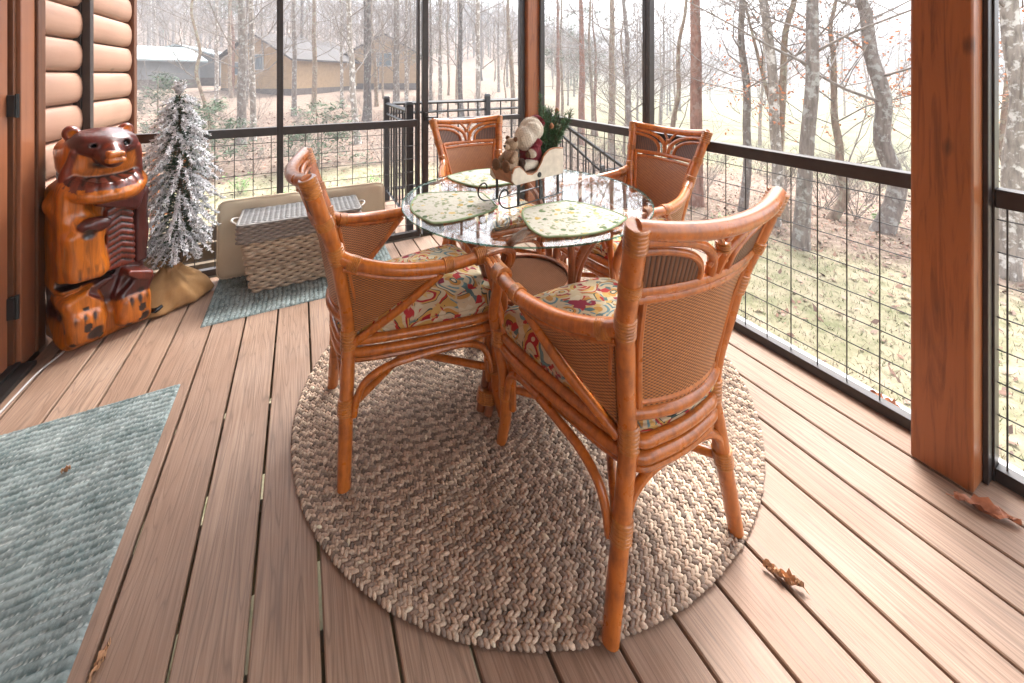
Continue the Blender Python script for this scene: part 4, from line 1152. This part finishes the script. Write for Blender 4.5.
p = fl(990, 508); leaf(p[0]-.03, p[1], R(-62), .13, .05, 'large crumpled brown leaf on the deck at the foot of the big wooden post', z=.0, curl=.5)
p = fl(885, 415); leaf(XR+.05, .66, R(80), .11, .05, 'brown leaf caught on the sill under the railing left of the big post', z=-.003, curl=.6)
p = fl(490, 302); leaf(.30, 2.47, R(10), .09, .03, 'small dark red-brown leaf on the front edge of the mat under the basket', z=.008)
p = fl(100, 665); leaf(p[0], p[1], R(75), .06, .012, 'narrow orange leaf lying in a deck gap beside the door mat', 'leaf_pale', .0, .7)
p = fl(66, 475); leaf(p[0], p[1], R(20), .02, .012, 'tiny orange leaf scrap lying on the long teal door mat', 'leaf_pale', .009, .3)
# ================================================================== OUTDOORS
def sstep(a, b, x): t = np.clip((x-a)/(b-a), 0, 1); return t*t*(3-2*t)
def terrain(X, Y):
    X = np.asarray(X, float); Y = np.asarray(Y, float)
    fwd = X*math.sin(TH)+Y*math.cos(TH); lat = X*math.cos(TH)-Y*math.sin(TH); d = np.hypot(X, Y)
    ang = np.arctan2(lat, fwd)
    wl = sstep(.35, -.1, ang)*sstep(-3.1, -2.2, ang)     # wooded rise on the left
    zl = -1.6+.05*np.clip(d-11, 0, 60)+.17*np.clip(d-60, 0, 160)
    zr = -1.6-.10*np.clip(d-9, 0, 26)+.16*np.clip(d-150, 0, 220)
    z = zl*wl+zr*(1-wl)
    z = z+(.05*np.sin(X*.7+1)*np.sin(Y*.6)+.25*np.sin(X*.13)*np.sin(Y*.11+1)*sstep(10, 30, d)+3*np.sin(X*.021+2)*np.sin(Y*.017)*sstep(90, 200, d))
    return z
def gz(x, y): return float(terrain(x, y))
rs = np.concatenate([[0.001], np.geomspace(1.2, 470, 150)]); NA = 220
A_ = np.linspace(0, 2*PI, NA, endpoint=False)
RRg, AAg = np.meshgrid(rs, A_, indexing='ij'); X, Y = RRg*np.sin(AAg), RRg*np.cos(AAg)
V = np.stack([X, Y, terrain(X, Y)], -1).reshape(-1, 3)
i = np.arange(len(rs)*NA).reshape(len(rs), NA); j = np.roll(i, -1, 1)
Q = np.stack([i[:-1], j[:-1], j[1:], i[1:]], -1).reshape(-1, 4)
fwd = X*math.sin(TH)+Y*math.cos(TH); lat = X*math.cos(TH)-Y*math.sin(TH); d = np.hypot(X, Y); ang = np.arctan2(lat, fwd)
wl = sstep(.35, -.1, ang)*sstep(-3.1, -2.2, ang)
lawn = np.maximum(sstep(9.5, 7.0, d)*.85, sstep(.0, -.25, ang)*sstep(14, 11.5, d)*.85)
field = (1-wl)*sstep(14, 20, d)*sstep(190, 150, d)
cc = np.stack([np.clip(lawn, 0, 1), field, sstep(60, 120, d)], -1).reshape(-1, 3)
n = NT('leaf_strewn_ground'); at = n.attr(); sp = n.node('ShaderNodeSeparateColor'); n.link(at, sp.inputs[0])
v = n.coord('Object'); a1 = n.noise(v, 3.2, 6, .65); a2 = n.noise(v, .5, 4); vo = n.node('ShaderNodeTexVoronoi', Scale=11.0); n.link(v, vo.inputs['Vector']); s1 = n.node('ShaderNodeSeparateColor'); n.link(vo.outputs['Color'], s1.inputs[0])
litter = n.ramp(s1.outputs[0], [(0, (.11, .075, .058)), (.35, (.18, .128, .1)), (.7, (.24, .178, .14)), (1, (.3, .235, .19))])
litter = n.mix(.4, litter, n.ramp(a1.outputs['Fac'], [(.3, (.12, .085, .06)), (.7, (.29, .225, .18))]))
grass = n.ramp(a1.outputs['Fac'], [(.3, (.15, .155, .08)), (.5, (.27, .24, .155)), (.7, (.36, .3, .215))])
gm = n.ramp(n.math('ADD', n.math('MULTIPLY', a1.outputs['Fac'], .5), n.math('MULTIPLY', sp.outputs[0], .8)), [(.45, 0), (.75, 1)])
c = n.mix(gm, litter, grass)
fld = n.ramp(a2.outputs['Fac'], [(.3, (.12, .13, .07)), (.55, (.19, .175, .11)), (.75, (.23, .2, .14))])
c = n.mix(sp.outputs[1], c, fld)
n.set(c, .95, spec=.1); n.bump(a1.outputs['Fac'], .6, .05)
o = np_mesh('ground', V, Q, n.mat, None, col=cc); tag(o, kind='structure')

# fallen leaves and grass tufts
def scatter(name, count, fnpos, size, cols, kindmat, up=.4, seed=3):
    rg = np.random.default_rng(seed); P = fnpos(rg, count)
    dd_ = np.hypot(P[:, 0], P[:, 1]); aa = np.arctan2(P[:, 0], P[:, 1])-TH; P = P[~((((aa < -.15) & (dd_ < 12.5)) | (dd_ < 8)) & (rg.random(len(P)) < .72))]
    n_ = len(P); a = rg.random(n_)*2*PI
    s_ = size*(.5+rg.random(n_)); t1 = np.stack([np.cos(a), np.sin(a), up*rg.standard_normal(n_)], 1); t2 = np.stack([-np.sin(a), np.cos(a), up*rg.standard_normal(n_)], 1)
    t1 *= s_[:, None]; t2 *= s_[:, None]*.6; z = np.array([0, 0, .015])
    V = np.stack([P-t1+z, P-t2*.9+z*1.5, P+t1+z*2, P+t2*.9+z], 1).reshape(-1, 3); Q = np.arange(n_*4).reshape(n_, 4)
    C = np.repeat(np.array(cols)[rg.integers(len(cols), size=n_)]*(.8+.4*rg.random(n_))[:, None], 4, 0)
    o_ = np_mesh(name, V, Q, kindmat, None, smooth=False, col=C); tag(o_, kind='stuff'); return o_
def polar(dmin, dmax, amin, amax, pw_=1.0):
    def f(rg, n_):
        d_ = dmin+(dmax-dmin)*rg.random(n_)**pw_; a = TH+amin+(amax-amin)*rg.random(n_); X, Y = d_*np.sin(a), d_*np.cos(a)
        k = ~((X > XL-.3) & (X < XR+.2) & (Y < YB+.3)); X, Y = X[k], Y[k]; return np.stack([X, Y, terrain(X, Y)], 1)
    return f
leafm = vcol('fallen_leaf', .8, 20, .3, 0.1)
o = scatter('fallen_leaves', 42000, polar(3, 26, -1.1, 1.2, .8), .036, [(.3, .17, .115), (.22, .12, .085), (.36, .25, .19), (.16, .095, .07)], leafm); tag(o, 'carpet of brown fallen leaves over the sloping ground', 'leaves')
def blades(name, count, fnpos, hgt, cols, seed=5):
    rg = np.random.default_rng(seed); P = fnpos(rg, count); n_ = len(P); a = rg.random(n_)*2*PI; w = .003+.003*rg.random(n_)
    t = np.stack([np.cos(a)*w, np.sin(a)*w, 0*a], 1); up_ = np.stack([.03*rg.standard_normal(n_), .03*rg.standard_normal(n_), hgt*(.5+rg.random(n_))], 1)
    V = np.stack([P-t, P+t, P+up_], 1).reshape(-1, 3); C = np.repeat(np.array(cols)[rg.integers(len(cols), size=n_)], 3, 0)
    return np_mesh(name, V, np.arange(n_*3).reshape(n_, 3), leafm, None, smooth=False, col=C)
o = blades('lawn_grass', 70000, polar(3, 13, -1.1, 1.2, 1.2), .04, [(.14, .18, .07), (.27, .24, .14), (.36, .3, .21), (.32, .25, .18)]); tag(o, 'thin green and straw coloured lawn grass near the porch', 'grass', kind='stuff')

# ---- trees
def barkmat(name, base, lich):
    base = tuple(x*1.45 for x in base); lich = tuple(x*1.2 for x in lich)
    n = NT(name); v = n.coord('Object', (1, 1, .25)); a = n.noise(v, 18, 5, .6); l = n.noise(n.coord('Object'), 7, 5, .65)
    c = n.ramp(a.outputs['Fac'], [(.3, tuple(x*.5 for x in base)), (.6, base)])
    c = n.mix(n.ramp(l.outputs['Fac'], [(.52, 0), (.6, .8)]), c, lich); n.set(c, .9, spec=.15); n.bump(a.outputs['Fac'], .7, .02); return n.mat
LB = 1.45
BK = {'grey': barkmat('grey_bark', (.16, .135, .12), (.3, .3, .28)), 'tan': barkmat('tan_bark', (.2, .15, .115), (.27, .26, .2)),
      'red': barkmat('reddish_pine_bark', (.2, .11, .085), (.24, .17, .14)), 'pale': barkmat('pale_blotched_bark', (.22, .19, .165), (.55, .53, .5)), 'dark': barkmat('dark_bark', (.1, .085, .08), (.2, .2, .18))}
twig = simple('twig_bark', (.21, .18, .16), .9, .3, 10, bump=0)
leafo = simple('orange_beech_leaf', (.55, .2, .08), .7, .35, 5, bump=0)
def make_tree(seed, h, r0, bark, first=1.5, nb=26, wob=.15, lean=(0, 0), spread=.33, leaves=0, fork=None, loc=(0, 0, 0), label=None, group=None, twr=.0045, name='bare_tree', cat='tree', needles=None, flare=1.35, sub=5):
    rg = random.Random(seed); root = empty(name, loc, 0, label, cat, group)
    n_ = 12; pts = []; ox = oy = 0
    for k in range(n_+1):
        t = k/n_; ox += rg.gauss(0, wob)*.35; oy += rg.gauss(0, wob)*.35
        pts.append(Vector((ox*(t > 0)+lean[0]*t*h, oy*(t > 0)+lean[1]*t*h, h*t-(.12 if k == 0 else 0))))
    sm = [Vector(p) for p in catmull(pts, 3)]
    rad = lambda t: r0*(1-t)**.8*.93+.01+r0*(flare-1)*math.exp(-t*h/.22)
    b = MB(); b.tube(sm, [rad(k/40) for k in range(41)], 10)
    c = MB(); lf = MB()
    def limb(p, d_, L, r, lev):
        k = 4 if lev == 0 else 3; q = [p]; dd = d_.copy()
        for i_ in range(k):
            dd = (dd+Vector((rg.gauss(0, .2), rg.gauss(0, .2), rg.gauss(.07, .14)))).normalized(); q.append(q[-1]+dd*L/k)
        c.tube(q, [r, max(twr*.6, r*.3)], 5 if lev == 0 else 3, cap=False)
        if lev == 2 or (lev == 1 and L < .35):
            if leaves and rg.random() < leaves:
                for _ in range(7):
                    pp = q[rg.randint(1, k)]+Vector((rg.gauss(0, .05), rg.gauss(0, .05), rg.gauss(-.02, .04))); s_ = rg.uniform(.025, .045); e1 = Vector((rg.gauss(0, 1), rg.gauss(0, 1), rg.gauss(0, .6))).normalized()*s_; e2 = e1.cross(Vector((rg.gauss(0, 1), rg.gauss(0, 1), 1))).normalized()*s_*.6
                    lf.face([lf.addv([pp-e1, pp-e2, pp+e1, pp+e2])+w for w in range(4)])
            if needles:
                for _ in range(needles):
                    pp = q[rg.randint(0, k)]+Vector((rg.gauss(0, .12), rg.gauss(0, .12), rg.gauss(0, .05))); s_ = rg.uniform(.04, .1); e1 = Vector((rg.gauss(0, 1), rg.gauss(0, 1), rg.gauss(-.1, .4))).normalized()*s_; e2 = e1.cross(Vector((rg.gauss(0, .5), rg.gauss(0, .5), 1))).normalized()*s_*.22
                    lf.face([lf.addv([pp-e1, pp-e2, pp+e1, pp+e2])+w for w in range(4)])
            if lev == 2: return
        m_ = (sub+1) if lev == 0 else sub-1
        for i_ in range(m_):
            u = rg.uniform(.25, 1)*k; jx = min(int(u), k-1); pp = q[jx].lerp(q[jx+1], u-jx)
            nd = (dd+Vector((rg.gauss(0, .8), rg.gauss(0, .8), rg.gauss(.15, .4)))).normalized(); limb(pp, nd, L*rg.uniform(.35, .6), max(twr, r*.42), lev+1)
    for i_ in range(nb):
        z = first+(h*.97-first)*((i_+rg.random())/nb)**1.15; t = z/h; jx = min(int(t*(len(sm)-1)), len(sm)-2); p = sm[jx].lerp(sm[jx+1], t*(len(sm)-1)-jx)
        a = i_*2.4+rg.uniform(-.5, .5); el = rg.uniform(.1, .7) if not needles else rg.uniform(-.25, .25)
        L = (h-z)*spread*rg.uniform(.6, 1.2)+.5
        limb(p, Vector((math.cos(a)*math.cos(el), math.sin(a)*math.cos(el), math.sin(el))), L, max(twr*1.5, rad(t)*rg.uniform(.14, .28)), 0)
    if fork:
        z, dx, dy, L, r = fork; t = z/h; jx = int(t*(len(sm)-1)); p = sm[jx]
        b.tube([p, p+Vector((dx*.35, dy*.35, L*.3)), p+Vector((dx, dy, L))], [r, r*.75, r*.35], 8, smooth=4)
        for _ in range(9):
            u = rg.uniform(.3, 1); limb(p+Vector((dx*u, dy*u, L*u)), Vector((rg.gauss(0, 1), rg.gauss(0, 1), .5)).normalized(), L*.45, r*.3, 0)
    b.build('trunk', BK[bark], root); c.build('crown', twig, root, smooth=False)
    if lf.f: lf.build('foliage', evm if needles else leafo, root, smooth=False)
    return root
evm = simple('evergreen_needles', (.07, .11, .06), .7, .4, 3, bump=0)

def put(u, d): x, y = at_u(u, d); return (x, y, gz(x, y))
named = [  # u, d, h, r, bark, label, kwargs   (right-hand side and close trees)
 (800, 6.6, 11, .115, 'grey', 'straight grey trunk standing closest to the railing, right of the nearest chair', dict(first=2.4, nb=18)),
 (773, 7.6, 11, .10, 'pale', 'pale lichen-spotted trunk just left of the closest straight grey trunk', dict(first=2.0, nb=18)),
 (788, 7.8, 9, .075, 'tan', 'slim tan tree with a curved forked stem between two straight grey trunks', dict(first=2.6, nb=16, wob=.3, fork=(1.9, .1, .9, 3.2, .05))),
 (742, 8.6, 11, .085, 'grey', 'thin mottled grey tree standing alone between the curved stem and the reddish pine', dict(first=2.0, nb=20)),
 (880, 7.4, 10, .15, 'grey', 'thick crooked grey trunk just left of the big wooden post', dict(first=2.1, nb=20, wob=.38)),
 (828, 8.2, 6, .085, 'tan', 'leaning beech with orange leaves on its low spreading branches', dict(first=.7, nb=24, lean=(.2, .0), leaves=.5, spread=.5, wob=.2)),
 (1004, 5.6, 10, .13, 'pale', 'pale trunk seen through the screen right of the big wooden post', dict(first=1.8, nb=16, wob=.1)),
 (1015, 8.0, 7, .07, 'tan', 'orange-leaved beech behind the pale trunk at the right edge', dict(first=.7, nb=26, leaves=.8, spread=.5)),
 (696, 9.0, 13, .15, 'red', 'straight reddish pine trunk rising behind the right-hand chair', dict(first=5, nb=20, wob=.05)),
 (672, 10.5, 8, .07, 'tan', 'slender leaning tree between the mullion and the reddish pine', dict(first=1.0, nb=26, lean=(.1, -.05))),
 (644, 15, 12, .12, 'tan', 'bare tree half hidden behind the mullion above the right-hand chair', dict(first=1.2, nb=24)),
 (628, 15, 11, .12, 'grey', 'curving grey tree just left of the mullion above the right-hand chair', dict(first=1.2, nb=26, wob=.25)),
 (612, 17, 13, .16, 'tan', 'upright brownish tree above the pine sprig, left of the curving grey tree', dict(first=3, nb=22, wob=.06)),
 (581, 19, 13, .17, 'red', 'tall reddish trunk among the evergreens right of the corner post', dict(first=4, nb=20, wob=.06)),
 (358, 15, 12, .12, 'pale', 'white-blotched leaning tree above the left chair', dict(first=2.5, nb=20, lean=(-.08, .0), wob=.12)),
 (241, 14.5, 13, .16, 'grey', 'thick grey trunk behind the railing, left of the dark mullion', dict(first=2.2, nb=24, wob=.07)),
 (253, 15.2, 13, .11, 'pale', 'pale trunk standing just right of the thick grey trunk', dict(first=3.0, nb=20, wob=.07)),
 (215, 13.5, 8, .06, 'tan', 'slim bending sapling above the flocked tree', dict(first=.8, nb=26, lean=(-.12, 0), wob=.2)),
 (294, 21, 13, .13, 'grey', 'grey trunk in front of the tan house, just right of the dark mullion', dict(first=3, nb=20, wob=.06)),
 (314, 23, 13, .15, 'tan', 'brown trunk in front of the gable of the tan house', dict(first=3, nb=20, wob=.06)),
 (369, 18, 13, .12, 'dark', 'dark trunk just right of the white-blotched leaning tree', dict(first=3, nb=20, wob=.06)),
 (397, 24, 14, .2, 'grey', 'broad grey trunk above the landing railing posts', dict(first=3, nb=22, wob=.05)),
 (407, 26, 14, .13, 'pale', 'thin pale trunk right beside the broad grey trunk above the railing posts', dict(first=3, nb=20, wob=.05)),
]
for k, (u, d_, h, r0, bark, lab, kw) in enumerate(named):
    make_tree(100+k, h, r0, bark, loc=put(u, d_), label=lab, **kw)
protos = []
specs = [('grey', 14, .13, .06), ('tan', 13, .11, .1), ('pale', 14, .1, .06), ('dark', 15, .14, .06), ('grey', 11, .08, .16), ('tan', 9, .055, .2)]
protos = [make_tree(300+k, h, r0, bk_, first=2.0, nb=22, wob=w, twr=.008, sub=4, loc=(0, 0, 0)) for k, (bk_, h, r0, w) in enumerate(specs)]
kinds = ['bare grey tree standing in the hazy wood behind the porch', 'bare brownish tree standing in the hazy wood behind the porch', 'slim pale-barked tree standing in the hazy wood behind the porch', 'dark-barked bare tree standing in the hazy wood behind the porch', 'crooked small grey tree in the undergrowth of the hazy wood', 'thin brown sapling in the undergrowth of the hazy wood']
rg = random.Random(21); used = [0]*6; placed = []
cnt = 0
while cnt < 150:
    u = rg.uniform(60, 690) if rg.random() < .86 else rg.uniform(690, 1100); d_ = rg.uniform(17, 75) if u < 690 else rg.uniform(30, 110)
    if u > 690 and d_ < 90 and rg.random() < .6: continue
    if 255 < u < 345 and d_ < 36: 
        if rg.random() < .75: continue
    if 130 < u < 220 and d_ < 42 and rg.random() < .6: continue
    x, y = at_u(u, d_)
    if any((x-a)**2+(y-b_)**2 < 1.5 for a, b_ in placed): continue
    placed.append((x, y)); k = rg.choice([0, 0, 1, 1, 2, 3, 4, 5]); c_ = protos[k] if not used[k] else copy_tree(protos[k]); used[k] = 1
    c_.location = (x, y, gz(x, y)); c_.rotation_euler = (0, 0, rg.uniform(0, 6.28)); s_ = rg.uniform(.8, 1.25); c_.scale = (s_, s_, s_*rg.uniform(.95, 1.15))
    tag(c_, kinds[k], 'tree', 'bare trees of the wood: '+['grey', 'brown', 'pale', 'dark', 'crooked', 'saplings'][k]); cnt += 1
# brush
def brush(seed):
    rg = random.Random(seed); r = empty('bare_shrub', (0, 0, 0)); b = MB()
    for k in range(9):
        a = rg.uniform(0, 6.28); L = rg.uniform(.6, 1.5); d_ = Vector((math.cos(a)*.5, math.sin(a)*.5, 1)).normalized(); p0 = Vector((rg.gauss(0, .05), rg.gauss(0, .05), -.03)); q = [p0, p0+d_*L*.5+Vector((rg.gauss(0, .06), rg.gauss(0, .06), 0)), p0+d_*L]; b.tube(q, [.007, .003], 4)
        for _ in range(8):
            u = rg.uniform(.3, 1); p = p0+d_*L*u; dd = (d_+Vector((rg.gauss(0, .8), rg.gauss(0, .8), rg.gauss(0, .3)))).normalized(); l = rg.uniform(.2, .5); b.tube([p, p+dd*l], [.0035, .002], 3)
            for _ in range(3):
                pp = p+dd*l*rg.random(); d3 = (dd+Vector((rg.gauss(0, .8), rg.gauss(0, .8), rg.gauss(0, .4)))).normalized(); b.tube([pp, pp+d3*l*.5], [.0022, .0015], 3)
    b.build('twigs', twig, r, smooth=False); return r
bp = [brush(900+k) for k in range(3)]; bused = [0]*3; rg = random.Random(77)
for k in range(70):
    u = rg.uniform(120, 1060); d_ = rg.uniform(9.5, 26) if u < 640 else rg.uniform(8, 16); q = k % 3
    c_ = bp[q] if not bused[q] else copy_tree(bp[q]); bused[q] = 1; x, y = at_u(u, d_); c_.location = (x, y, gz(x, y)); c_.rotation_euler = (0, 0, rg.uniform(0, 6.28)); s_ = rg.uniform(.6, 1.3); c_.scale = (s_, s_, s_)
    tag(c_, 'low leafless twiggy shrub growing among the fallen leaves under the trees', 'shrub', 'bare twiggy undergrowth shrubs')
# evergreens
for k, (u, d_, h, lab) in enumerate([(556, 24, 12, 'hazy green hemlock right beside the corner post'), (596, 27, 11, 'hazy green pine between the corner post and the mullion'), (428, 34, 12, 'faint evergreen far behind the screen door'), (232, 30, 13, 'green-topped pine left of the dark mullion')]):
    make_tree(500+k, h, .13, 'red', first=(2.2 if k < 3 else 5), nb=22, spread=.22, needles=9, loc=put(u, d_), label=lab, name='evergreen_tree', sub=5)
for k, (u, d_, h, lab) in enumerate([(318, 11.5, 1.75, 'small bright green pine sapling on the lawn below the tan house'), (206, 11, 1.9, 'bushy green holly behind the flocked tree'), (158, 14, 2.4, 'leafy green shrub left of the flocked tree in front of the pale shed')]):
    make_tree(520+k, h, .03, 'tan', first=.1, nb=20, spread=.38, needles=7, loc=put(u, d_), label=lab, name='green_shrub', cat='shrub', sub=4, wob=.03)
# low green plants
leafg = simple('fresh_green_leaf', (.13, .26, .06), .6, .35, 5, bump=0)
def plant(x, y, h, lab, seed, n_=60):
    rg = random.Random(seed); r = empty('leafy_plant', (x, y, gz(x, y)), 0, lab, 'plant'); b = MB(); l = MB()
    for k in range(n_//6):
        a = rg.uniform(0, 6.28); L = h*rg.uniform(.6, 1.1); d_ = Vector((math.cos(a)*.6, math.sin(a)*.6, 1)).normalized(); b.tube([(0, 0, -.02), d_*L*.5, d_*L+Vector((0, 0, -.1*L))], .004, 4, smooth=3)
        for q in range(22):
            u = rg.uniform(.3, 1); p = d_*L*u+Vector((rg.gauss(0, .1*h), rg.gauss(0, .1*h), rg.gauss(0, .04))); e1 = Vector((rg.gauss(0, 1), rg.gauss(0, 1), .2)).normalized()*rg.uniform(.02, .045); e2 = e1.cross(Vector((rg.gauss(0, .4), rg.gauss(0, .4), 1))).normalized()*.016
            l.face([l.addv([p-e1, p-e2, p+e1, p+e2])+w for w in range(4)])
    b.build('stem', twig, r, smooth=False); l.build('foliage', leafg, r, smooth=False)
for k, (u, v_, h, lab) in enumerate([(884, 225, .55, 'fern-like green bush below the crooked trunk beside the wooden post'), (376, 192, .5, 'low green plant below the white-blotched tree'), (290, 205, .5, 'leafy green plant on the lawn behind the left end of the cushions'), (240, 195, .5, 'small green plant behind the railing between flocked tree and basket'), (720, 230, .3, 'little green seedling at the foot of the thin mottled tree')]):
    d_ = F*(HC+1.6)/(v_-V0); x, y = at_u(u, d_); plant(x, y, h, lab, 700+k)

# ---- distant woods
rg = np.random.default_rng(5)
def woods():
    n_ = 3200; a = TH+rg.uniform(-1.5, 1.5, n_); d_ = np.where(a-TH > .2, 160+130*rg.random(n_), 75+170*rg.random(n_)); X, Y = d_*np.sin(a), d_*np.cos(a); Z = terrain(X, Y)
    V = []; Fq = []; C = []; cnt = 0
    for x, y, z in zip(X, Y, Z):
        h = rg.uniform(9, 15); col = np.array((.17, .14, .125))*rg.uniform(.75, 1.3)
        if rg.random() < .07: col = np.array((.08, .11, .07))
        segs = [((0, 0, -1), (0, 0, h), .16, .03)]
        for k in range(11):
            zz = h*rg.uniform(.3, .9); b_ = rg.uniform(0, 6.28); L = (h-zz)*.5+1.2; el = rg.uniform(.2, 1.0); segs.append(((0, 0, zz), (L*math.cos(b_)*math.cos(el), L*math.sin(b_)*math.cos(el), zz+L*math.sin(el)), .09, .04))
        for p0, p1, r0, r1 in segs:
            p0, p1 = np.array(p0)+(x, y, z), np.array(p1)+(x, y, z)
            for (p, r) in ((p0, r0), (p1, r1)):
                for q in range(3): V.append((p[0]+r*math.cos(q*2.094), p[1]+r*math.sin(q*2.094), p[2])); C.append(col)
            for q in range(3): Fq.append((cnt+q, cnt+(q+1) % 3, cnt+3+(q+1) % 3, cnt+3+q))
            cnt += 6
    o_ = np_mesh('distant_woods', np.array(V), np.array(Fq), vcol('far_wood', .95, 1, .1, 0), None, smooth=False, col=np.array(C)); tag(o_, 'far-off bare winter woods covering the ridge beyond the field', 'woods', kind='stuff')
woods()

# ---- buildings
siding_t = wood('tan_siding', (.3, .2, .11), (.24, .15, .08), 0, .7, 0, .4); roof_m = simple('dark_shingle', (.06, .052, .05), .85, .3, 3); white_m = simple('white_trim_paint', (.3, .3, .29), .6, .05, 3, bump=0)
metal_r = simple('pale_metal_roof', (.26, .3, .3), .5, .08, 2, bump=0); winm = simple('window_glass', (.12, .15, .17), .1, .1, 2, bump=0); stone_m = simple('foundation_block', (.1, .08, .07), .85, .3, 4); pale_w = simple('pale_wall', (.16, .165, .165), .7, .1, 3)
def house(u, d_, w, dep, hw, hr, rz, lab, wm, rm, wins, name='house', zoff=0):
    x, y, z = put(u, d_); r = empty(name, (x, y, z+zoff), -TH+rz, lab, 'house' if name == 'house' else 'shed')
    b = MB(); b.box((0, 0, -.4), (w+.06, dep+.06, 1.4)); b.build('foundation', stone_m, r, smooth=False)
    b = MB(); x0, x1, y0, y1 = -w/2, w/2, -dep/2, dep/2   # gable faces the camera (-y)
    i = b.addv([(x0, y0, .3), (x1, y0, .3), (x1, y0, hw), (0, y0, hr), (x0, y0, hw), (x0, y1, .3), (x1, y1, .3), (x1, y1, hw), (0, y1, hr), (x0, y1, hw)])
    b.face((i, i+1, i+2, i+3, i+4)); b.face((i+9, i+8, i+7, i+6, i+5)); b.face((i+1, i+6, i+7, i+2)); b.face((i, i+4, i+9, i+5)); b.build('wall', wm, r, smooth=False)
    b = MB()
    for s_ in (-1, 1):
        e = .4; sl = (hr-hw)/(w/2); xe = s_*(w/2+e); ze = hw-sl*e
        j = b.addv([(0, y0-e, hr+.03), (xe, y0-e, ze+.03), (xe, y1+e, ze+.03), (0, y1+e, hr+.03), (0, y0-e, hr+.18), (xe, y0-e, ze+.18), (xe, y1+e, ze+.18), (0, y1+e, hr+.18)])
        for f in ((0, 1, 2, 3), (7, 6, 5, 4), (0, 4, 5, 1), (1, 5, 6, 2), (2, 6, 7, 3)): b.face([j+q for q in f])
    b.build('roof', rm, r, smooth=False)
    for (wx, wz, ww, wh) in wins:
        b = MB(); b.box((wx, y0-.03, wz), (ww+.2, .06, wh+.2)); wf = b.build('window', white_m, r, smooth=False)
        b = MB(); b.box((wx, y0-.07, wz), (ww, .03, wh)); b.box((wx, y0-.09, wz), (.05, .03, wh), m=0); b.build('pane', winm, wf, smooth=False)
    return r
house(297, 36, 6.6, 9, 2.7, 4.6, R(-12), 'tan wooden gabled house on the wooded rise behind the railing', siding_t, roof_m, [(.3, 2.4, .8, 1.1), (-1.8, 1.9, .7, .9)])
house(386, 44, 7.0, 8, 3.2, 5.2, R(15), 'second tan house half hidden by trunks right of the gabled house', siding_t, roof_m, [(0, 2.7, 1.3, 1.2)])
house(196, 40, 6.4, 8, 2.2, 3.2, R(20), 'low pale outbuilding with a whitish metal roof behind the flocked tree', pale_w, metal_r, [(-1, 1.4, .8, .7)], 'outbuilding', .4)
house(150, 33, 4.6, 5, 1.9, 2.9, R(-25), 'small pale shed with white roof next to the log wall corner', pale_w, metal_r, [(.5, 1.2, .7, .6)], 'outbuilding', .4)
# wooden rail seen behind the bear
x, y, z = put(150, 5.6); r = empty('wooden_fence', (x, y, z), 0, 'short orange-brown wooden fence beyond the wire grid between bear and flocked tree', 'fence')
b = MB(); b.box((0, 0, 1.73), (.95, .09, .05)); b.build('cap_rail', M['post'], r, bevel=.004); b = MB(); b.box((0, 0, .9), (.9, .04, .1)); b.build('lower_rail', M['post'], r, bevel=.004)
for k in (-.4, .05, .42):
    b = MB(); b.box((k, 0, .8), (.09, .088, 1.8)); b.build('fence_post', M['post'], r, bevel=.004)

# ================================================================== LIGHT AND AIR
HAZE = .0036
if HAZE > 0:
    b = MB(); b.box2((-480, -480, -12), (480, 480, 58)); me_o = b.build('haze', None, smooth=False); me_o.data.materials.clear()
    hm = bpy.data.materials.new('thin_winter_haze'); hm.use_nodes = True; nt = hm.node_tree; nt.nodes.remove(nt.nodes['Principled BSDF'])
    pv = nt.nodes.new('ShaderNodeVolumePrincipled'); pv.inputs['Color'].default_value = (.62, .65, .7, 1); pv.inputs['Density'].default_value = HAZE
    nt.links.new(pv.outputs[0], nt.nodes['Material Output'].inputs['Volume']); me_o.data.materials.append(hm); tag(me_o, 'thin pale winter haze filling the air', 'haze', kind='stuff')
    me_o.display_type = 'WIRE'
w = bpy.data.worlds.new('World'); scene.world = w; w.use_nodes = True; nt = w.node_tree
bg = nt.nodes['Background']; sky = nt.nodes.new('ShaderNodeTexSky'); sky.sky_type = 'NISHITA'; sky.sun_disc = False
SE, SAZ = R(56), R(55)   # azimuth clockwise from +Y
sky.sun_elevation = SE; sky.sun_rotation = SAZ; sky.air_density = 1.2; sky.dust_density = 4; sky.ozone_density = 1
hs = nt.nodes.new('ShaderNodeHueSaturation'); hs.inputs['Saturation'].default_value = .25
nt.links.new(sky.outputs[0], hs.inputs['Color']); nt.links.new(hs.outputs[0], bg.inputs['Color']); bg.inputs['Strength'].default_value = .15
sl = bpy.data.lights.new('sun', 'SUN'); sl.energy = 1.1; sl.angle = R(24); sl.color = (1, .98, .95); so = bpy.data.objects.new('sun', sl); COL.objects.link(so)
dv = Vector((math.sin(SAZ)*math.cos(SE), math.cos(SAZ)*math.cos(SE), math.sin(SE))); so.rotation_euler = dv.to_track_quat('Z', 'Y').to_euler(); so.location = (0, 0, 20)
vs = scene.view_settings; vs.view_transform = 'Standard'; vs.look = 'None'; vs.exposure = 2.8; vs.gamma = 1
scene.render.engine = 'CYCLES'
scene.cycles.max_bounces = 10; scene.cycles.transparent_max_bounces = 16; scene.cycles.diffuse_bounces = 5
scene.cycles.volume_bounces = 2
